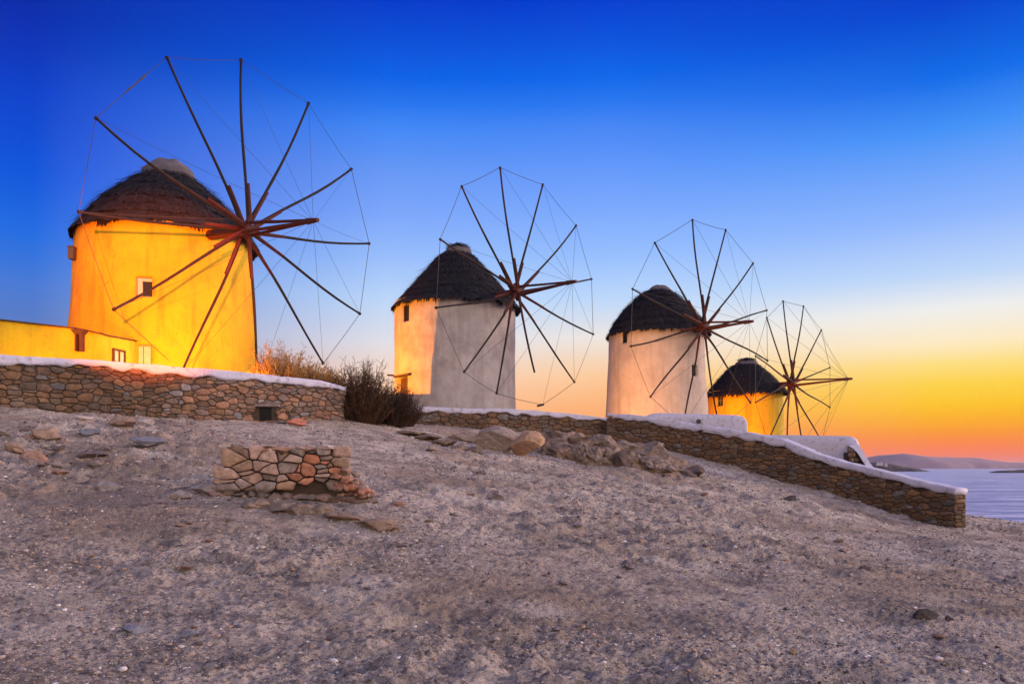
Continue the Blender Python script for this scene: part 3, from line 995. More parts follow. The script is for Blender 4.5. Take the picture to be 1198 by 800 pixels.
    if knob:
        mb = MB()
        for q in range(700):
            an = random.uniform(0, 2 * math.pi); rr = random.uniform(0, rc * .72) ; z_ = zc + hc * (1.0 - .35 * (rr / rc) ** 2) + .0
            e = np.array([math.cos(an), math.sin(an), 0]); tt = np.array([-math.sin(an), math.cos(an), 0])
            p0 = cc0 * [1, 1, 0] + e * rr + np.array([0, 0, z_ + random.uniform(.02, .12)])
            p1 = p0 + e * random.uniform(.05, .25) + tt * random.uniform(-.08, .08) - np.array([0, 0, random.uniform(.0, .16)])
            mb.add([p0 - tt * .02, p0 + tt * .02, p1 + tt * .01, p1 - tt * .01], [(0, 1, 2, 3)], (random.uniform(.6, 1.3),) * 3)
        mb.build('thatch_topknot', M_thatch, roof)

    # axle and hub
    u_ = np.array([-ah[1], ah[0], 0]); u_ /= np.linalg.norm(u_)
    if u_[0] < 0: u_ = -u_
    w_ = np.cross(a, u_); w_ = w_ if w_[2] > 0 else -w_
    k = Rw / 5.06
    mb = MB(); mb.tube([hub - a * (d_body + 1.0 if d_body < 3.6 else d_body - .5), hub - a * 1.0, hub + a * .05], [.18 * k, .16 * k, .15 * k], 10)
    mb.build('axle', M_red, root)
    mb = MB()
    mb.tube([hub - a * .26, hub - a * .24, hub + a * .22, hub + a * .26], [.15 * k, .2 * k, .19 * k, .13 * k], 8)
    for q in range(6):      # three cross timbers let through the hub in pairs
        th_ = phase - q * math.pi / 6
        dv = math.cos(th_) * u_ + math.sin(th_) * w_
        sh_ = a * (.16 if q % 2 else -.16)
        mb.tube([hub + sh_ - dv * .42 * k, hub + sh_ + dv * .42 * k], .068 * k, 6)
    mb.build('hub', M_red, root)
    # bowsprit: three struts meeting at the tip
    tipb = hubT + a * bowL
    mb = MB()
    for q in range(3):
        th_ = R(90 + 120 * q)
        o = (math.cos(th_) * u_ + math.sin(th_) * w_) * .24 * k
        mb.tube([hub + o, (hub + o) * .5 + tipb * .5, tipb - a * .12 + o * .12], [.055 * k, .05 * k, .04 * k], 7)
    mb.tube([tipb - a * .28, tipb + a * .22], [.10 * k, .06 * k], 8)
    mb.build('bowsprit', M_red, root)
    # spokes, each ending where the photo shows its end (in the plane of the wheel)
    ends = []
    for q in range(12):
        th_ = phase - q * math.pi / 6
        t = tips[q]
        if t is None:
            ends.append(hubT + Rw * (math.cos(th_) * u_ + math.sin(th_) * w_))
        else:
            dr_ = P(t[0], t[1], 1.0)
            ends.append(dr_ * (hubT.dot(a) / dr_.dot(a)))
    rope_list = []
    for q in range(12):
        E_ = ends[q]; dv = E_ - hub; Ls = np.linalg.norm(dv); dv /= Ls
        sh_ = a * (.16 if q % 2 else -.16) * .8
        side = np.cross(dv, a)
        b1, b2 = random.uniform(-.09, .09), random.uniform(-.05, .05)
        pts = []; rads = []
        tmax = 1.0
        if broken is not None and q == broken: tmax = .70
        for t in np.linspace(.05, tmax, 9):
            p = hub + dv * Ls * t + sh_ * (1 - t) + side * (b1 * math.sin(math.pi * t) + b2 * math.sin(2 * math.pi * t)) + np.array([0, 0, -.05 * math.sin(math.pi * t)])
            pts.append(p); rads.append((.054 - .018 * t) * k * random.uniform(.92, 1.08))
        mb = MB(); mb.tube(pts, rads, 7)
        if tmax == 1.0:
            mb.tube([pts[-1] - dv * .06, pts[-1] + dv * .03], .052 * k, 7)
        sp = mb.build('spoke', M_spoke, root, smooth=True)
        # inner reinforcing batten
        mb = MB()
        off = side * .05 * k + a * .04
        tb = random.uniform(.27, .32)
        pb = [hub + dv * Ls * t + sh_ * (1 - t) + side * (b1 * math.sin(math.pi * t) + b2 * math.sin(2 * math.pi * t)) + off for t in (.03, tb * .5, tb)]
        mb.tube(pb, [.066 * k, .060 * k, .05 * k], 6)
        mb.build('batten', M_red, sp)
    if broken is not None:
        E_ = ends[broken]; dv = E_ - hub; dv /= np.linalg.norm(dv)
        mb = MB(); mb.tube([E_ - dv * .12 - u_ * .3 - w_ * .2, E_ + u_ * .05], .05 * k, 7)
        mb.build('broken_spoke_end', M_spoke, root)

    def sag(p, q_, s, n=9, r_=.010):
        pts = [p + (q_ - p) * t - np.array([0, 0, s * 4 * t * (1 - t)]) for t in np.linspace(0, 1, n)]
        mb = MB(); mb.tube(pts, r_, 4, cap=False); return mb
    rr_ = .0095 * (hubT[1] / 25) ** .55
    for q in range(12):
        e0, e1 = ends[q], ends[(q + 1) % 12]
        sag(e0, e1, random.uniform(.0, .05), 7, rr_).build('rim_wire', M_rope, root)
        sag(ends[q], tipb, random.choice([.0, .0, .04, .35 if q == 3 else .05]), 9, rr_ * .5).build('stay_wire', M_rope, root)
    return dict(hub=hub, a=a, c=c, ends=ends, root=root, tipb=tipb)


m1 = windmill('nearest and largest windmill, white round wall coloured floodlight yellow behind the long rubble wall at the left',
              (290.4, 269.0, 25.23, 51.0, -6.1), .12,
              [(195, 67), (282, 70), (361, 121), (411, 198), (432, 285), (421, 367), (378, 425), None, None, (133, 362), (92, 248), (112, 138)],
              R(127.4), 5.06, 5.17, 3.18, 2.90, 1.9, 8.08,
              [(2.93, 7.98), (2.68, 8.46), (2.26, 9.0), (1.78, 9.46), (1.2, 9.98), (.80, 10.30)], (.86, 10.26, .66), M_plaster_floodlit,
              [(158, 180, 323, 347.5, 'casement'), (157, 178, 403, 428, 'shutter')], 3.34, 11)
m2 = windmill('second windmill from the left, pale wall with glowing yellow left side, one spoke broken',
              (610.9, 340.4, 34.63, 46.4, -1.2), .38,
              [(540, 218), (585, 196), (635, 216), (674, 264), (692, 326.5), (694, 391), (672, 447), (635, 473), (581, 460), (543, 435), (510, 360), (515, 280)],
              R(135.8), 5.03, 4.33, 2.87, 2.82, 1.9, 7.55,
              [(2.88, 7.42), (2.38, 8.02), (1.84, 8.68), (1.12, 9.5), (.58, 10.08)], (.66, 10.02, .38), M_plaster_white,
              [(470, 478, 356, 376, 'small'), (465.5, 477, 440.5, 470, 'door')], 2.80, 12, knob=True, broken=7)
m3 = windmill('third windmill from the left, pinkish white tapering wall above the white parapets',
              (824.5, 382.4, 39.03, 35.4, -3.06), .15,
              [(766, 284), (810, 257), (849, 269), (881, 308), (897, 363), (898, 422), (878, 471), None, None, (761, 464), (738, 405), (740, 338)],
              R(135.7), 5.0, 3.27, 2.68, 2.44, 1.6, 6.98,
              [(2.55, 6.86), (2.18, 7.56), (1.66, 8.24), (1.06, 8.80), (.52, 9.2)], (.60, 9.14, .34), M_plaster_cream,
              [(725.5, 732, 387, 401, 'small'), (809.5, 816, 427, 440, 'small')], 2.66, 13)
m4 = windmill('farthest windmill at the right, short wall coloured floodlight yellow and bushy thatch above the white parapet',
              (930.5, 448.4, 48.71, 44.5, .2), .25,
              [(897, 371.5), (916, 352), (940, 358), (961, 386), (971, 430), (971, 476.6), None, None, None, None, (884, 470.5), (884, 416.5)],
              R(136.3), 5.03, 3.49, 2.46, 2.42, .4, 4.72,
              [(2.55, 4.62), (2.1, 5.15), (1.5, 5.82), (.95, 6.34), (.62, 6.6)], (.72, 6.55, .38), M_plaster_floodlit,
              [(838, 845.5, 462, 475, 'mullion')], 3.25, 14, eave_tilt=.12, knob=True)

# mill 1: torn strip of sailcloth rolled on the rim wire, and the small vent box on the far left of the wall
e0, e1 = m1['ends'][11], m1['ends'][0]
mb = MB(); mb.tube([e0 + (e1 - e0) * t for t in (.38, .46, .56, .66, .72)], [.012, .03, .022, .035, .012], 6)
mb.build('sail_remnant', M_rope, m1['root'])
th_, xw, yw = theta_at(m1['c'], 3.05, 86)
pz = (CY - 297) / F * yw
mb = MB(); Mx = (np.eye(3), np.array([xw, yw, pz])); mb.box((-.13, -.12, -.18), (.05, .14, .20), None, Mx)
mb.box((-.15, -.14, .205), (.05, .16, .235), None, Mx)
mb.build('vent_box', M_metal, m1['root'])
# mill 2: wooden peg sticking out by the door
p = P(461, 439, 37.3)
mb = MB(); mb.tube([p + np.array([-.30, -.1, 0]), p + np.array([.4, .3, 0])], .045, 6); mb.build('peg', M_wood, m2['root'])

# ------------------------------------------------------------------ low annex left of the first mill
ax = empty('low_annex', (-16.5, 24.5, 2.5), 'low flat-roofed annex coloured floodlight yellow, joined to the left of the nearest windmill', 'building')
front = [P(-130, 360, 22.6), P(0, 375, 23.2), P(90, 385, 23.6), P(118, 391, 23.75), P(126, 393.5, 23.95), P(154.5, 398.5, 25.1)]
zb = 1.9
mb = MB(); v = []
nn = 0; path = []
for i in range(len(front) - 1):
    L_ = np.linalg.norm(front[i + 1][:2] - front[i][:2]); k = max(2, int(L_ / .15))
    for t in np.linspace(0, 1, k, endpoint=(i == len(front) - 2)):
        path.append(front[i] * (1 - t) + front[i + 1] * t)
path = np.array(path)
wx0, wx1 = 133, 143          # window columns on the short end wall
pcol = CX + F * path[:, 0] / path[:, 1]
hs = [0, .35, .7, .92, 1.0]
for p in path:
    for k, h in enumerate(hs):
        z = zb + (p[2] - zb) * h
        ins = 0 if h < .99 else .04
        v.append((p[0], p[1] + ins + float(fbm(np.array([p[0]]), np.array([z]), 91, 3)[0]) * .02, z))
for p in path:
    v.append((p[0] + .2, p[1] + 3.2, p[2] - .03))
for p in path:
    v.append((p[0] + .2, p[1] + 3.2, zb))
mlen = len(path); K = len(hs)
f = [(i * K + k, (i + 1) * K + k, (i + 1) * K + k + 1, i * K + k + 1) for i in range(mlen - 1) for k in range(K - 1)]
o1 = mlen * K
f += [(i * K + K - 1, (i + 1) * K + K - 1, o1 + i + 1, o1 + i) for i in range(mlen - 1)]
f += [(o1 + i, o1 + i + 1, o1 + mlen + i + 1, o1 + mlen + i) for i in range(mlen - 1)]
f += [tuple([(mlen - 1) * K + k for k in range(K)] + [o1 + mlen - 1, o1 + 2 * mlen - 1])]
mb.add(v, f); mb.build('wall', M_plaster_floodlit, ax, smooth=False)
mb = MB()
for i in range(mlen - 1):
    a0, a1 = path[i], path[i + 1]
    dd = a1[:2] - a0[:2]; dd /= np.linalg.norm(dd); nx, ny = dd[1], -dd[0]
    q = [(a0[0] + nx * .035, a0[1] + ny * .035), (a1[0] + nx * .035, a1[1] + ny * .035)]
    mb.add([(q[0][0], q[0][1], a0[2] + .003), (q[1][0], q[1][1], a1[2] + .003), (q[1][0], q[1][1], a1[2] + .045), (q[0][0], q[0][1], a0[2] + .045),
            (a0[0] + .1, a0[1] + 3.0, a0[2] + .05), (a1[0] + .1, a1[1] + 3.0, a1[2] + .05)], [(0, 1, 2, 3), (3, 2, 5, 4)])
mb.build('roof_edge', M_mortar, ax)
# spout
c0 = P(94, 387, 23.58)
mb = MB()
dn = P(94, 411, 23.58)
mb.box((c0[0] - .10, c0[1] - .14, dn[2]), (c0[0] - .05, c0[1] + .1, c0[2] - .12)); mb.box((c0[0] + .05, c0[1] - .14, dn[2]), (c0[0] + .10, c0[1] + .1, c0[2] - .12))
mb.box((c0[0] - .05, c0[1] + .01, dn[2]), (c0[0] + .05, c0[1] + .1, c0[2] - .12))
mb.add([(c0[0] - .10, c0[1] - .15, c0[2] - .12), (c0[0] + .10, c0[1] - .15, c0[2] - .12), (c0[0] + .10, c0[1] + .1, c0[2] - .12), (c0[0] - .10, c0[1] + .1, c0[2] - .12),
        (c0[0] - .2, c0[1] - .2, c0[2] + .02), (c0[0] + .2, c0[1] - .2, c0[2] + .02), (c0[0] + .2, c0[1] + .1, c0[2] + .02), (c0[0] - .2, c0[1] + .1, c0[2] + .02)],
       [(0, 1, 5, 4), (1, 2, 6, 5), (2, 3, 7, 6), (3, 0, 4, 7), (4, 5, 6, 7)])
mb.build('rain_spout', M_wood, ax)  # brown of the chute stands in for the shadow in its channel
# small window in the end wall
i0 = int(np.argmin(abs(pcol - wx0))); i1 = int(np.argmin(abs(pcol - wx1)))
a0 = path[i0]; a1 = path[i1]
tv = np.array([a1[0] - a0[0], a1[1] - a0[1], 0]); Lw = np.linalg.norm(tv); tv /= Lw; nv = np.array([tv[1], -tv[0], 0])
M = (np.stack([tv, nv, np.array([0, 0, 1.])], 1), np.array([a0[0], a0[1], 0]))
zt, zbw = (CY - 407) / F * a0[1], (CY - 424) / F * a0[1]
mb = MB()
for (x0, x1, z0, z1) in ((0, .06, zbw, zt), (Lw - .06, Lw, zbw, zt), (.06, Lw - .06, zt - .06, zt), (.06, Lw - .06, zbw, zbw + .06), (Lw / 2 - .02, Lw / 2 + .02, zbw + .06, zt - .06)):
    mb.box((x0, .0, z0), (x1, .06 if z1 - z0 > .1 else .055, z1), None, M)
wf = mb.build('window', M_wood, ax)
mb = MB(); mb.box((.03, .0, zbw + .03), (Lw - .03, .025, zt - .03), None, M); mb.build('pane', M_shutter, wf)

# ------------------------------------------------------------------ white parapets behind the sloping wall


def slab_wall(name, label, p0, p1, thick, zbot, round_r, m, left_round=False):
    """p0, p1: top ends of the front face"""
    d_ = np.array([p1[0] - p0[0], p1[1] - p0[1], 0]); L = np.linalg.norm(d_); d_ /= L; nv = np.array([d_[1], -d_[0], 0])
    n = int(L / .08); ss = np.linspace(0, L, n)
    prof = [(0, 0), (0, .55), (.0, .85), (.03, .96), (.10, 1.0), (thick - .1, 1.0), (thick - .03, .96), (thick, .8), (thick, 0)]
    v = []
    for s in ss:
        t = s / L
        zt = p0[2] * (1 - t) + p1[2] * t
        e = L - s
        if e < round_r: zt -= (1 - math.sqrt(max(0, 1 - (1 - e / round_r) ** 2))) * round_r * .7
        if left_round and s < round_r * 1.5: zt -= (1 - math.sqrt(max(0, 1 - (1 - s / (round_r * 1.5)) ** 2))) * round_r * .8
        for k, (o, h) in enumerate(prof):
            w = float(fbm(np.array([s * 1.3]), np.array([k * .5]), 95, 3)[0]) * .02
            q = np.array([p0[0], p0[1], 0]) + d_ * s - nv * (o + w)
            v.append((q[0], q[1], zbot + (zt - zbot) * h))
    m_ = len(prof)
    f = [(i * m_ + k, (i + 1) * m_ + k, (i + 1) * m_ + (k + 1) % m_, i * m_ + (k + 1) % m_) for i in range(n - 1) for k in range(m_)]
    f += [tuple(range(m_)), tuple((n - 1) * m_ + k for k in range(m_ - 1, -1, -1))]
    mb = MB(); mb.add(v, f)
    return mb


rt = empty('white_parapet', P(815, 500, 34.2), 'white rounded parapet with a round black drain hole in front of the third windmill', 'parapet')
slab_wall('p', '', P(752, 482.5, 34.6), P(874, 485.5, 33.2), .45, .8, .45, M_cap, True).build('wall', M_cap, rt, smooth=True)
c = P(817.5, 493, 33.72)
dv_ = np.array([P(874, 485, 33.2)[0] - P(752, 482, 34.6)[0], -1.4, 0]); dv_ /= np.linalg.norm(dv_); nn_ = np.array([dv_[1], -dv_[0], 0])
mb = MB(); mb.tube([c - nn_ * .05, c + nn_ * .12], [.10, .10], 16); dp = mb.build('drain_pipe', M_metal, rt)
rt2 = empty('white_parapet', P(940, 530, 31.5), 'longer white parapet with a curved buttress below the farthest windmill', 'parapet')
slab_wall('p', '', P(868, 508, 33.0), P(1003, 510, 30.6), .5, -.8, .4, M_cap).build('wall', M_cap, rt2, smooth=True)
# curved buttress: an arching white band with rubble under it
arc = [(1002, 517.5), (1006, 522), (1010, 528), (1014, 535), (1018, 541.5), (1022, 546.5), (1027, 551)]
arc_in = [(993, 521.5), (999, 525), (1004, 530.5), (1008, 537), (1012, 543), (1016, 548.5), (1020, 553)]
mb = MB(); v = []
for i, ((ax_, ay), (bx_, by)) in enumerate(zip(arc, arc_in)):
    Yq = 30.45 - i * .12
    o = P(ax_, ay, Yq); n2 = P(bx_, by, Yq)
    for (q, off) in ((o, 0), (o, .55), (n2, .55), (n2, 0)):
        v.append((q[0] + off * .3, q[1] + off, q[2]))
f = [(i * 4 + k, (i + 1) * 4 + k, (i + 1) * 4 + (k + 1) % 4, i * 4 + (k + 1) % 4) for i in range(len(arc) - 1) for k in range(4)]
f += [(0, 1, 2, 3), tuple(len(arc) * 4 - 4 + k for k in (3, 2, 1, 0))]
mb.add(v, f); mb.build('buttress', M_cap, rt2, smooth=False)
mb = MB()
for (px, py, w, h) in [(994.5, 527, 3.2, 2), (996, 532, 4.5, 2.5), (999, 538, 5.5, 2.6), (1002, 544, 6.5, 2.6), (1004, 549.5, 7.5, 2.6), (1001, 554, 9, 2.2)]:
    for sx in (-.5, .5):
        c = P(px + sx * w, py, 30.3)
        ww, hh = w / F * 30 * .52, h / F * 30
        add_stone(mb, -ww, ww, -hh, hh, lambda s, z, dd, c=c: (c[0] + s, c[1] - dd, c[2] + z), stone_color('wall'), .03)
mb.box(P(992, 556, 30.4) - [0, 0, .2], P(1010, 529, 30.4) + [0, .4, 0], (.06, .045, .035))
mb.build('rubble_infill', M_stone, rt2, smooth=True)

# ------------------------------------------------------------------ rocks


def ico(sub):
    t = (1 + 5 ** .5) / 2
    v = [(-1, t, 0), (1, t, 0), (-1, -t, 0), (1, -t, 0), (0, -1, t), (0, 1, t), (0, -1, -t), (0, 1, -t), (t, 0, -1), (t, 0, 1), (-t, 0, -1), (-t, 0, 1)]
    f = [(0, 11, 5), (0, 5, 1), (0, 1, 7), (0, 7, 10), (0, 10, 11), (1, 5, 9), (5, 11, 4), (11, 10, 2), (10, 7, 6), (7, 1, 8), (3, 9, 4), (3, 4, 2), (3, 2, 6), (3, 6, 8), (3, 8, 9), (4, 9, 5), (2, 4, 11), (6, 2, 10), (8, 6, 7), (9, 8, 1)]
    v = [np.array(q) / np.linalg.norm(q) for q in v]
    for _ in range(sub):
        cache = {}; nf = []

        def mid(a, b):
            k = (min(a, b), max(a, b))
            if k not in cache:
                m = v[a] + v[b]; v.append(m / np.linalg.norm(m)); cache[k] = len(v) - 1
            return cache[k]
        for a, b, c in f:
            x, y, z = mid(a, b), mid(b, c), mid(c, a)
            nf += [(a, x, z), (b, y, x), (c, z, y), (x, y, z)]
        f = nf
    return np.array(v), f


ICO = {k: ico(k) for k in range(5)}


def rock_verts(sub, size, seed, cuts=9, rough=.12, rot=None):
    rg = np.random.default_rng(seed)
    v, f = ICO[sub]
    v = v.copy()
    for _ in range(cuts):
        n_ = rg.normal(size=3); n_ /= np.linalg.norm(n_)
        d_ = rg.uniform(.5, .82)
        k = v @ n_
        v = v - np.outer(np.maximum(k - d_, 0), n_)
    nz_ = noise3(v * 2.2 + rg.uniform(0, 50, 3), seed) * rough + noise3(v * 6 + rg.uniform(0, 50, 3), seed + 1) * rough * .4
    if sub >= 3: nz_ = nz_ + noise3(v * 15 + rg.uniform(0, 50, 3), seed + 2) * rough * .2
    v = v * (1 + nz_[:, None])
    v = v * np.array(size)
    a_ = rg.uniform(0, 6.28) if rot is None else rot
    ca, sa = math.cos(a_), math.sin(a_)
    v = v @ np.array([[ca, sa, 0], [-sa, ca, 0], [0, 0, 1]])
    return v, f


def rock(name, label, cat, loc, size, seed, color=(.25, .2, .18), sub=3, sink=.3, rot=None, group=None, cuts=9, rough=.12, smooth=False):
    v, f = rock_verts(sub, size, seed, cuts, rough, rot)
    mb = MB(); mb.add(v + np.array([loc[0], loc[1], loc[2] + size[2] * (1 - 2 * sink)]), f, color)
    return tag(mb.build(name, M_rockc, smooth=smooth), label, cat, group)


def on_ground(px, py):
    x, y = ground_hit(px, py)
    return x, y, ground_z(x, y)


# two boulders on top of the outcrop
x, y = ground_hit(575, 530); c = P(575, 533, y)
k = y / F
b1 = rock('boulder', 'sloping grey-brown boulder left of the rounded one on the outcrop', 'boulder', (c[0] + .15, y + .6, c[2] - .1), (31 * k, .8, 22 * k), 5, (.25, .20, .17), 4, .12, rot=.1, cuts=7, rough=.09)
c = P(618, 531, y)
b2 = rock('boulder', 'rounded orange-brown boulder with a flat face at the head of the outcrop', 'boulder', (c[0], y + .2, c[2] - .05), (22 * k, .55, 16.5 * k), 21, (.36, .23, .15), 4, .08, rot=-.2, cuts=8, rough=.06)
# bedrock outcrop running down to the right: heaped ribs in one body
mb = MB()
for i in range(40):
    t = i / 39
    px = 636 + t * 172 + random.uniform(-5, 5); py = 531 + t * 25 + random.uniform(-2.5, 1.5)
    hpx = (26 - 14 * abs(t - .35)) * random.uniform(.6, 1.05)
    if t > .8: hpx *= .8
    x, y = ground_hit(px, py + 3)
    k = y / F
    zz_ = float(base_z(np.array([x]), np.array([y]))[0])
    v, f = rock_verts(3, (17 * k * random.uniform(.7, 1.3), random.uniform(.6, 1.05), hpx * k * .86), 100 + i, 14, .20, rot=random.uniform(-.9, .5))
    mb.add(v + np.array([x, y + .5, zz_ + .08]), f)
for i in range(14):
    t = i / 13
    px = 640 + t * 130; py = 516 + t * 18
    x, y = ground_hit(px, py)
    k = y / F; zz_ = float(base_z(np.array([x]), np.array([y]))[0])
    v, f = rock_verts(3, (22 * k, 1.1, .48), 160 + i, 8, .14, rot=random.uniform(-.4, .2))
    mb.add(v + np.array([x, y, zz_ + .02]), f)
for i in range(7):       # long backs that tie the ribs together
    t = i / 6
    px = 652 + t * 128; py = 528 + t * 22
    x, y = ground_hit(px, py)
    k = y / F; zz_ = float(base_z(np.array([x]), np.array([y]))[0])
    v, f = rock_verts(4, (34 * k, 1.0, 15 * k), 860 + i, 16, .20, rot=random.uniform(-.35, -.1))
    mb.add(v + np.array([x, y + .7, zz_ + .05]), f)
tag(mb.build('rock_outcrop', M_rock, smooth=False), 'ribbed bedrock outcrop running right from the two boulders below the second wall', 'rock outcrop')
# smoother sandy bedrock left of the boulders
mb = MB()
for i, (px, py, w, h) in enumerate([(500, 512, 22, 5), (520, 519, 16, 5), (545, 515, 24, 8), (536, 526, 14, 6), (556, 530, 13, 6), (480, 507, 18, 4), (507, 527, 8, 3), (570, 521, 16, 7)]):
    x, y = ground_hit(px, py); k = y / F
    v, f = rock_verts(3, (w * k, .8, h * k), 200 + i, 5, .12, rot=random.uniform(-.3, .3))
    mb.add(v + np.array([x, y + .2, float(base_z(np.array([x]), np.array([y]))[0]) + .02]), f)
tag(mb.build('rock_outcrop', M_rock, smooth=True), 'low smooth bedrock humps left of the two boulders', 'rock outcrop')
# ledge below the ruin
mb = MB()
for i, (px, py, w, h) in enumerate([(325, 595, 22, 6), (352, 600, 20, 7), (375, 600, 18, 8), (405, 606, 26, 5), (440, 615, 24, 5), (300, 590, 16, 5)]):
    x, y = ground_hit(px, py); k = y / F
    v, f = rock_verts(3, (w * k * 1.2, .4, h * k * 1.6), 230 + i, 8, .14, rot=random.uniform(-.3, .1))
    mb.add(v + np.array([x, y, float(base_z(np.array([x]), np.array([y]))[0]) + .0]), f)
tag(mb.build('rock_ledge', M_rock, smooth=False), 'flat bluish bedrock ledge at the foot of the ruined stone block', 'rock ledge')

BLU = (.17, .18, .22); DRK = (.07, .06, .06); BRN = (.27, .19, .14); PAL = (.42, .38, .36); RED = (.31, .19, .14); GRY = (.24, .21, .21)
singles = [
    (1084, 729, 30, 9, DRK, 'dark wedge-shaped rock alone on the dirt at the lower right'),
    (1110, 731, 13, 4, DRK, 'small dark stone touching the right side of the dark wedge-shaped rock'),
    (822, 727, 12, 6, GRY, 'small grey upright stone in the middle of the lower slope'),
    (927, 763, 11, 6, BRN, 'lone brown stone near the bottom edge, right of centre'),
    (925, 588, 16, 5, DRK, 'black lump of rock just below the sloping wall'),
    (583, 587, 24, 8, GRY, 'grey rounded stone in the middle of the slope below the boulders'),
    (453, 614, 26, 7, BRN, 'brown slab right of the bluish ledge'),
    (466, 595, 14, 5, RED, 'orange-brown stone right of the ruined block'),
    (158, 733, 34, 6, BLU, 'flat bluish slab sunk in the dirt at the lower left'),
    (223, 738, 24, 6, BLU, 'smaller flat bluish slab, right of the larger one at the lower left'),
    (431, 744, 20, 5, PAL, 'pale flat stone on the lower slope left of centre'),
    (245, 777, 20, 6, GRY, 'grey stone nearest the bottom edge at the left'),
    (176, 524, 46, 7, BLU, 'broad flat grey slab below the long rubble wall'),
    (143, 500, 38, 8, BRN, 'split brown slabs lying by the foot of the long wall'),
    (95, 495, 26, 4, PAL, 'pale narrow slab tilted near the foot of the long wall'),
    (171, 497, 22, 6, PAL, 'pale broken slab right of the split brown slabs'),
    (57, 515, 34, 13, BRN, 'jagged brown rock under the left part of the long wall'),
    (39, 540, 34, 13, RED, 'jagged reddish rock at the left edge, below the brown one'),
    (16, 533, 22, 10, BRN, 'brown rock at the far left edge of the slope'),
    (104, 513, 28, 6, BLU, 'low bluish hump between the jagged brown rock and the broad slab'),
    (128, 573, 28, 8, GRY, 'grey rock on the slope left of the ruined block'),
    (205, 581, 38, 7, GRY, 'long grey rock left of the foot of the ruined block'),
    (240, 577, 34, 10, GRY, 'grey rock touching the left foot of the ruined block'),
    (203, 486, 7, 8, (.75, .72, .70), 'small white chip of stone leaning on the long wall'),
    (430, 487, 34, 15, (.20, .15, .13), 'rounded rock half hidden under the dark shrub'),
]
for i, (px, py, w, h, c_, lb) in enumerate(singles):
    x, y, z = on_ground(px, py); k = y / F
    rock('stone', lb, 'stone', (x, y, z), (w * k * .56, w * k / 2 * random.uniform(.5, .8), h * k * .95), 300 + i, c_, 3, .22, rot=random.uniform(-.3, .3), cuts=11, rough=.1)
# red brick block below the drain hole
x, y, z = on_ground(347, 498)
mb = MB(); v, f = rock_verts(3, (.34, .2, .15), 402, 14, .03, rot=.12); mb.add(v + [x, y + .1, z + .08], f, (.45, .17, .11))
tag(mb.build('brick_lump', M_rockc), 'red brick lump lying right of the drain hole of the long wall', 'brick')
x, y, z = on_ground(322, 497)
mb = MB(); v, f = rock_verts(3, (.55, .22, .05), 403, 10, .05, rot=0.); mb.add(v + [x, y + .1, z + .03], f, (.09, .075, .07))
tag(mb.build('slab', M_rockc), 'dark flat slab below the drain hole of the long wall', 'slab')

# loose stones one can count
random.seed(99)
protos = []
for i in range(12):
    v, f = rock_verts(2, (1, random.uniform(.55, .9), random.uniform(.25, .5)), 500 + i, 9, .12)
    c_ = random.choice([BRN, GRY, BRN, PAL, (.22, .16, .14), (.15, .12, .12), GRY, RED])
    mb = MB(); mb.add(v, f, c_); o = mb.build('loose_stone', M_rockc, origin=np.zeros(3)); protos.append(o)
LBL = 'small loose stone lying on the bare dirt slope'
cnt = 0
while cnt < 285:
    px = random.uniform(0, 1198);
    heap = cnt < 50
    py = random.uniform(505, 798) if random.random() < .5 else random.uniform(520, 680)
    if heap: px = random.gauss(45, 38); py = random.choice([512, 520, 537, 545]) + (px - 45) * .06 + random.gauss(0, 5)
    if px < 0 or (240 < px < 450 and 505 < py < 600): continue
    x, y = ground_hit(px, py)
    if y > 31 or not heap and fbm(np.array([x / 2.2]), np.array([y / 2.2]), 301, 3)[0] < -.15: continue
    ln = 450 + (px - 720) * .3
    if px > 700 and py < (520 + (px - 712) * .245) + 4: continue
    if px < 410 and py < 500: continue
    s = min(.20, y / F * random.choice([2, 2.5, 3, 3.5, 4.5, 6, 7.5]) * (1.7 if heap else 1))
    o = protos[cnt] if cnt < len(protos) else protos[cnt % len(protos)].copy()
    if cnt >= len(protos): col.objects.link(o)
    o.location = (x, y, ground_z(x, y) + s * .12); o.scale = (s, s, s); o.rotation_euler = (random.uniform(-.25, .25), random.uniform(-.25, .25), random.uniform(0, 6.28))
    tag(o, LBL, 'stone', 'small loose stones on the slope')
    cnt += 1

# gravel: too many to count
mb = MB()
gv = [rock_verts(1, (1, .8, .5), 600 + i, 5, .15) for i in range(10)]
gv = [rock_verts(0, (1, .8, .5), 600 + i, 4, .2) for i in range(10)]
N = 150000
Yr = np.exp(rng.uniform(math.log(4.6), math.log(31), N)); ur = rng.uniform(-.72, .72, N)
Xr = ur * Yr
dens = fbm(Xr / 1.7, Yr / 1.7, 401, 3) * 1.3 + .5
ok = rng.uniform(0, 1, N) < np.clip(dens, .15, 1)
Xr, Yr = Xr[ok], Yr[ok]
Zr = base_z(Xr, Yr) + relief(Xr, Yr)
sz = np.minimum(.05, np.exp(rng.normal(math.log(.0075), .62, len(Xr))) * (Yr / 9) ** .7)
cols = np.array([(.26, .21, .19), (.36, .31, .30), (.09, .08, .085), (.52, .49, .50), (.34, .23, .17), (.15, .14, .16), (.66, .64, .66)])
ci = rng.choice(7, len(Xr), p=[.19, .22, .22, .07, .11, .18, .01])
GV, GF, GC, off = [], [], [], 0
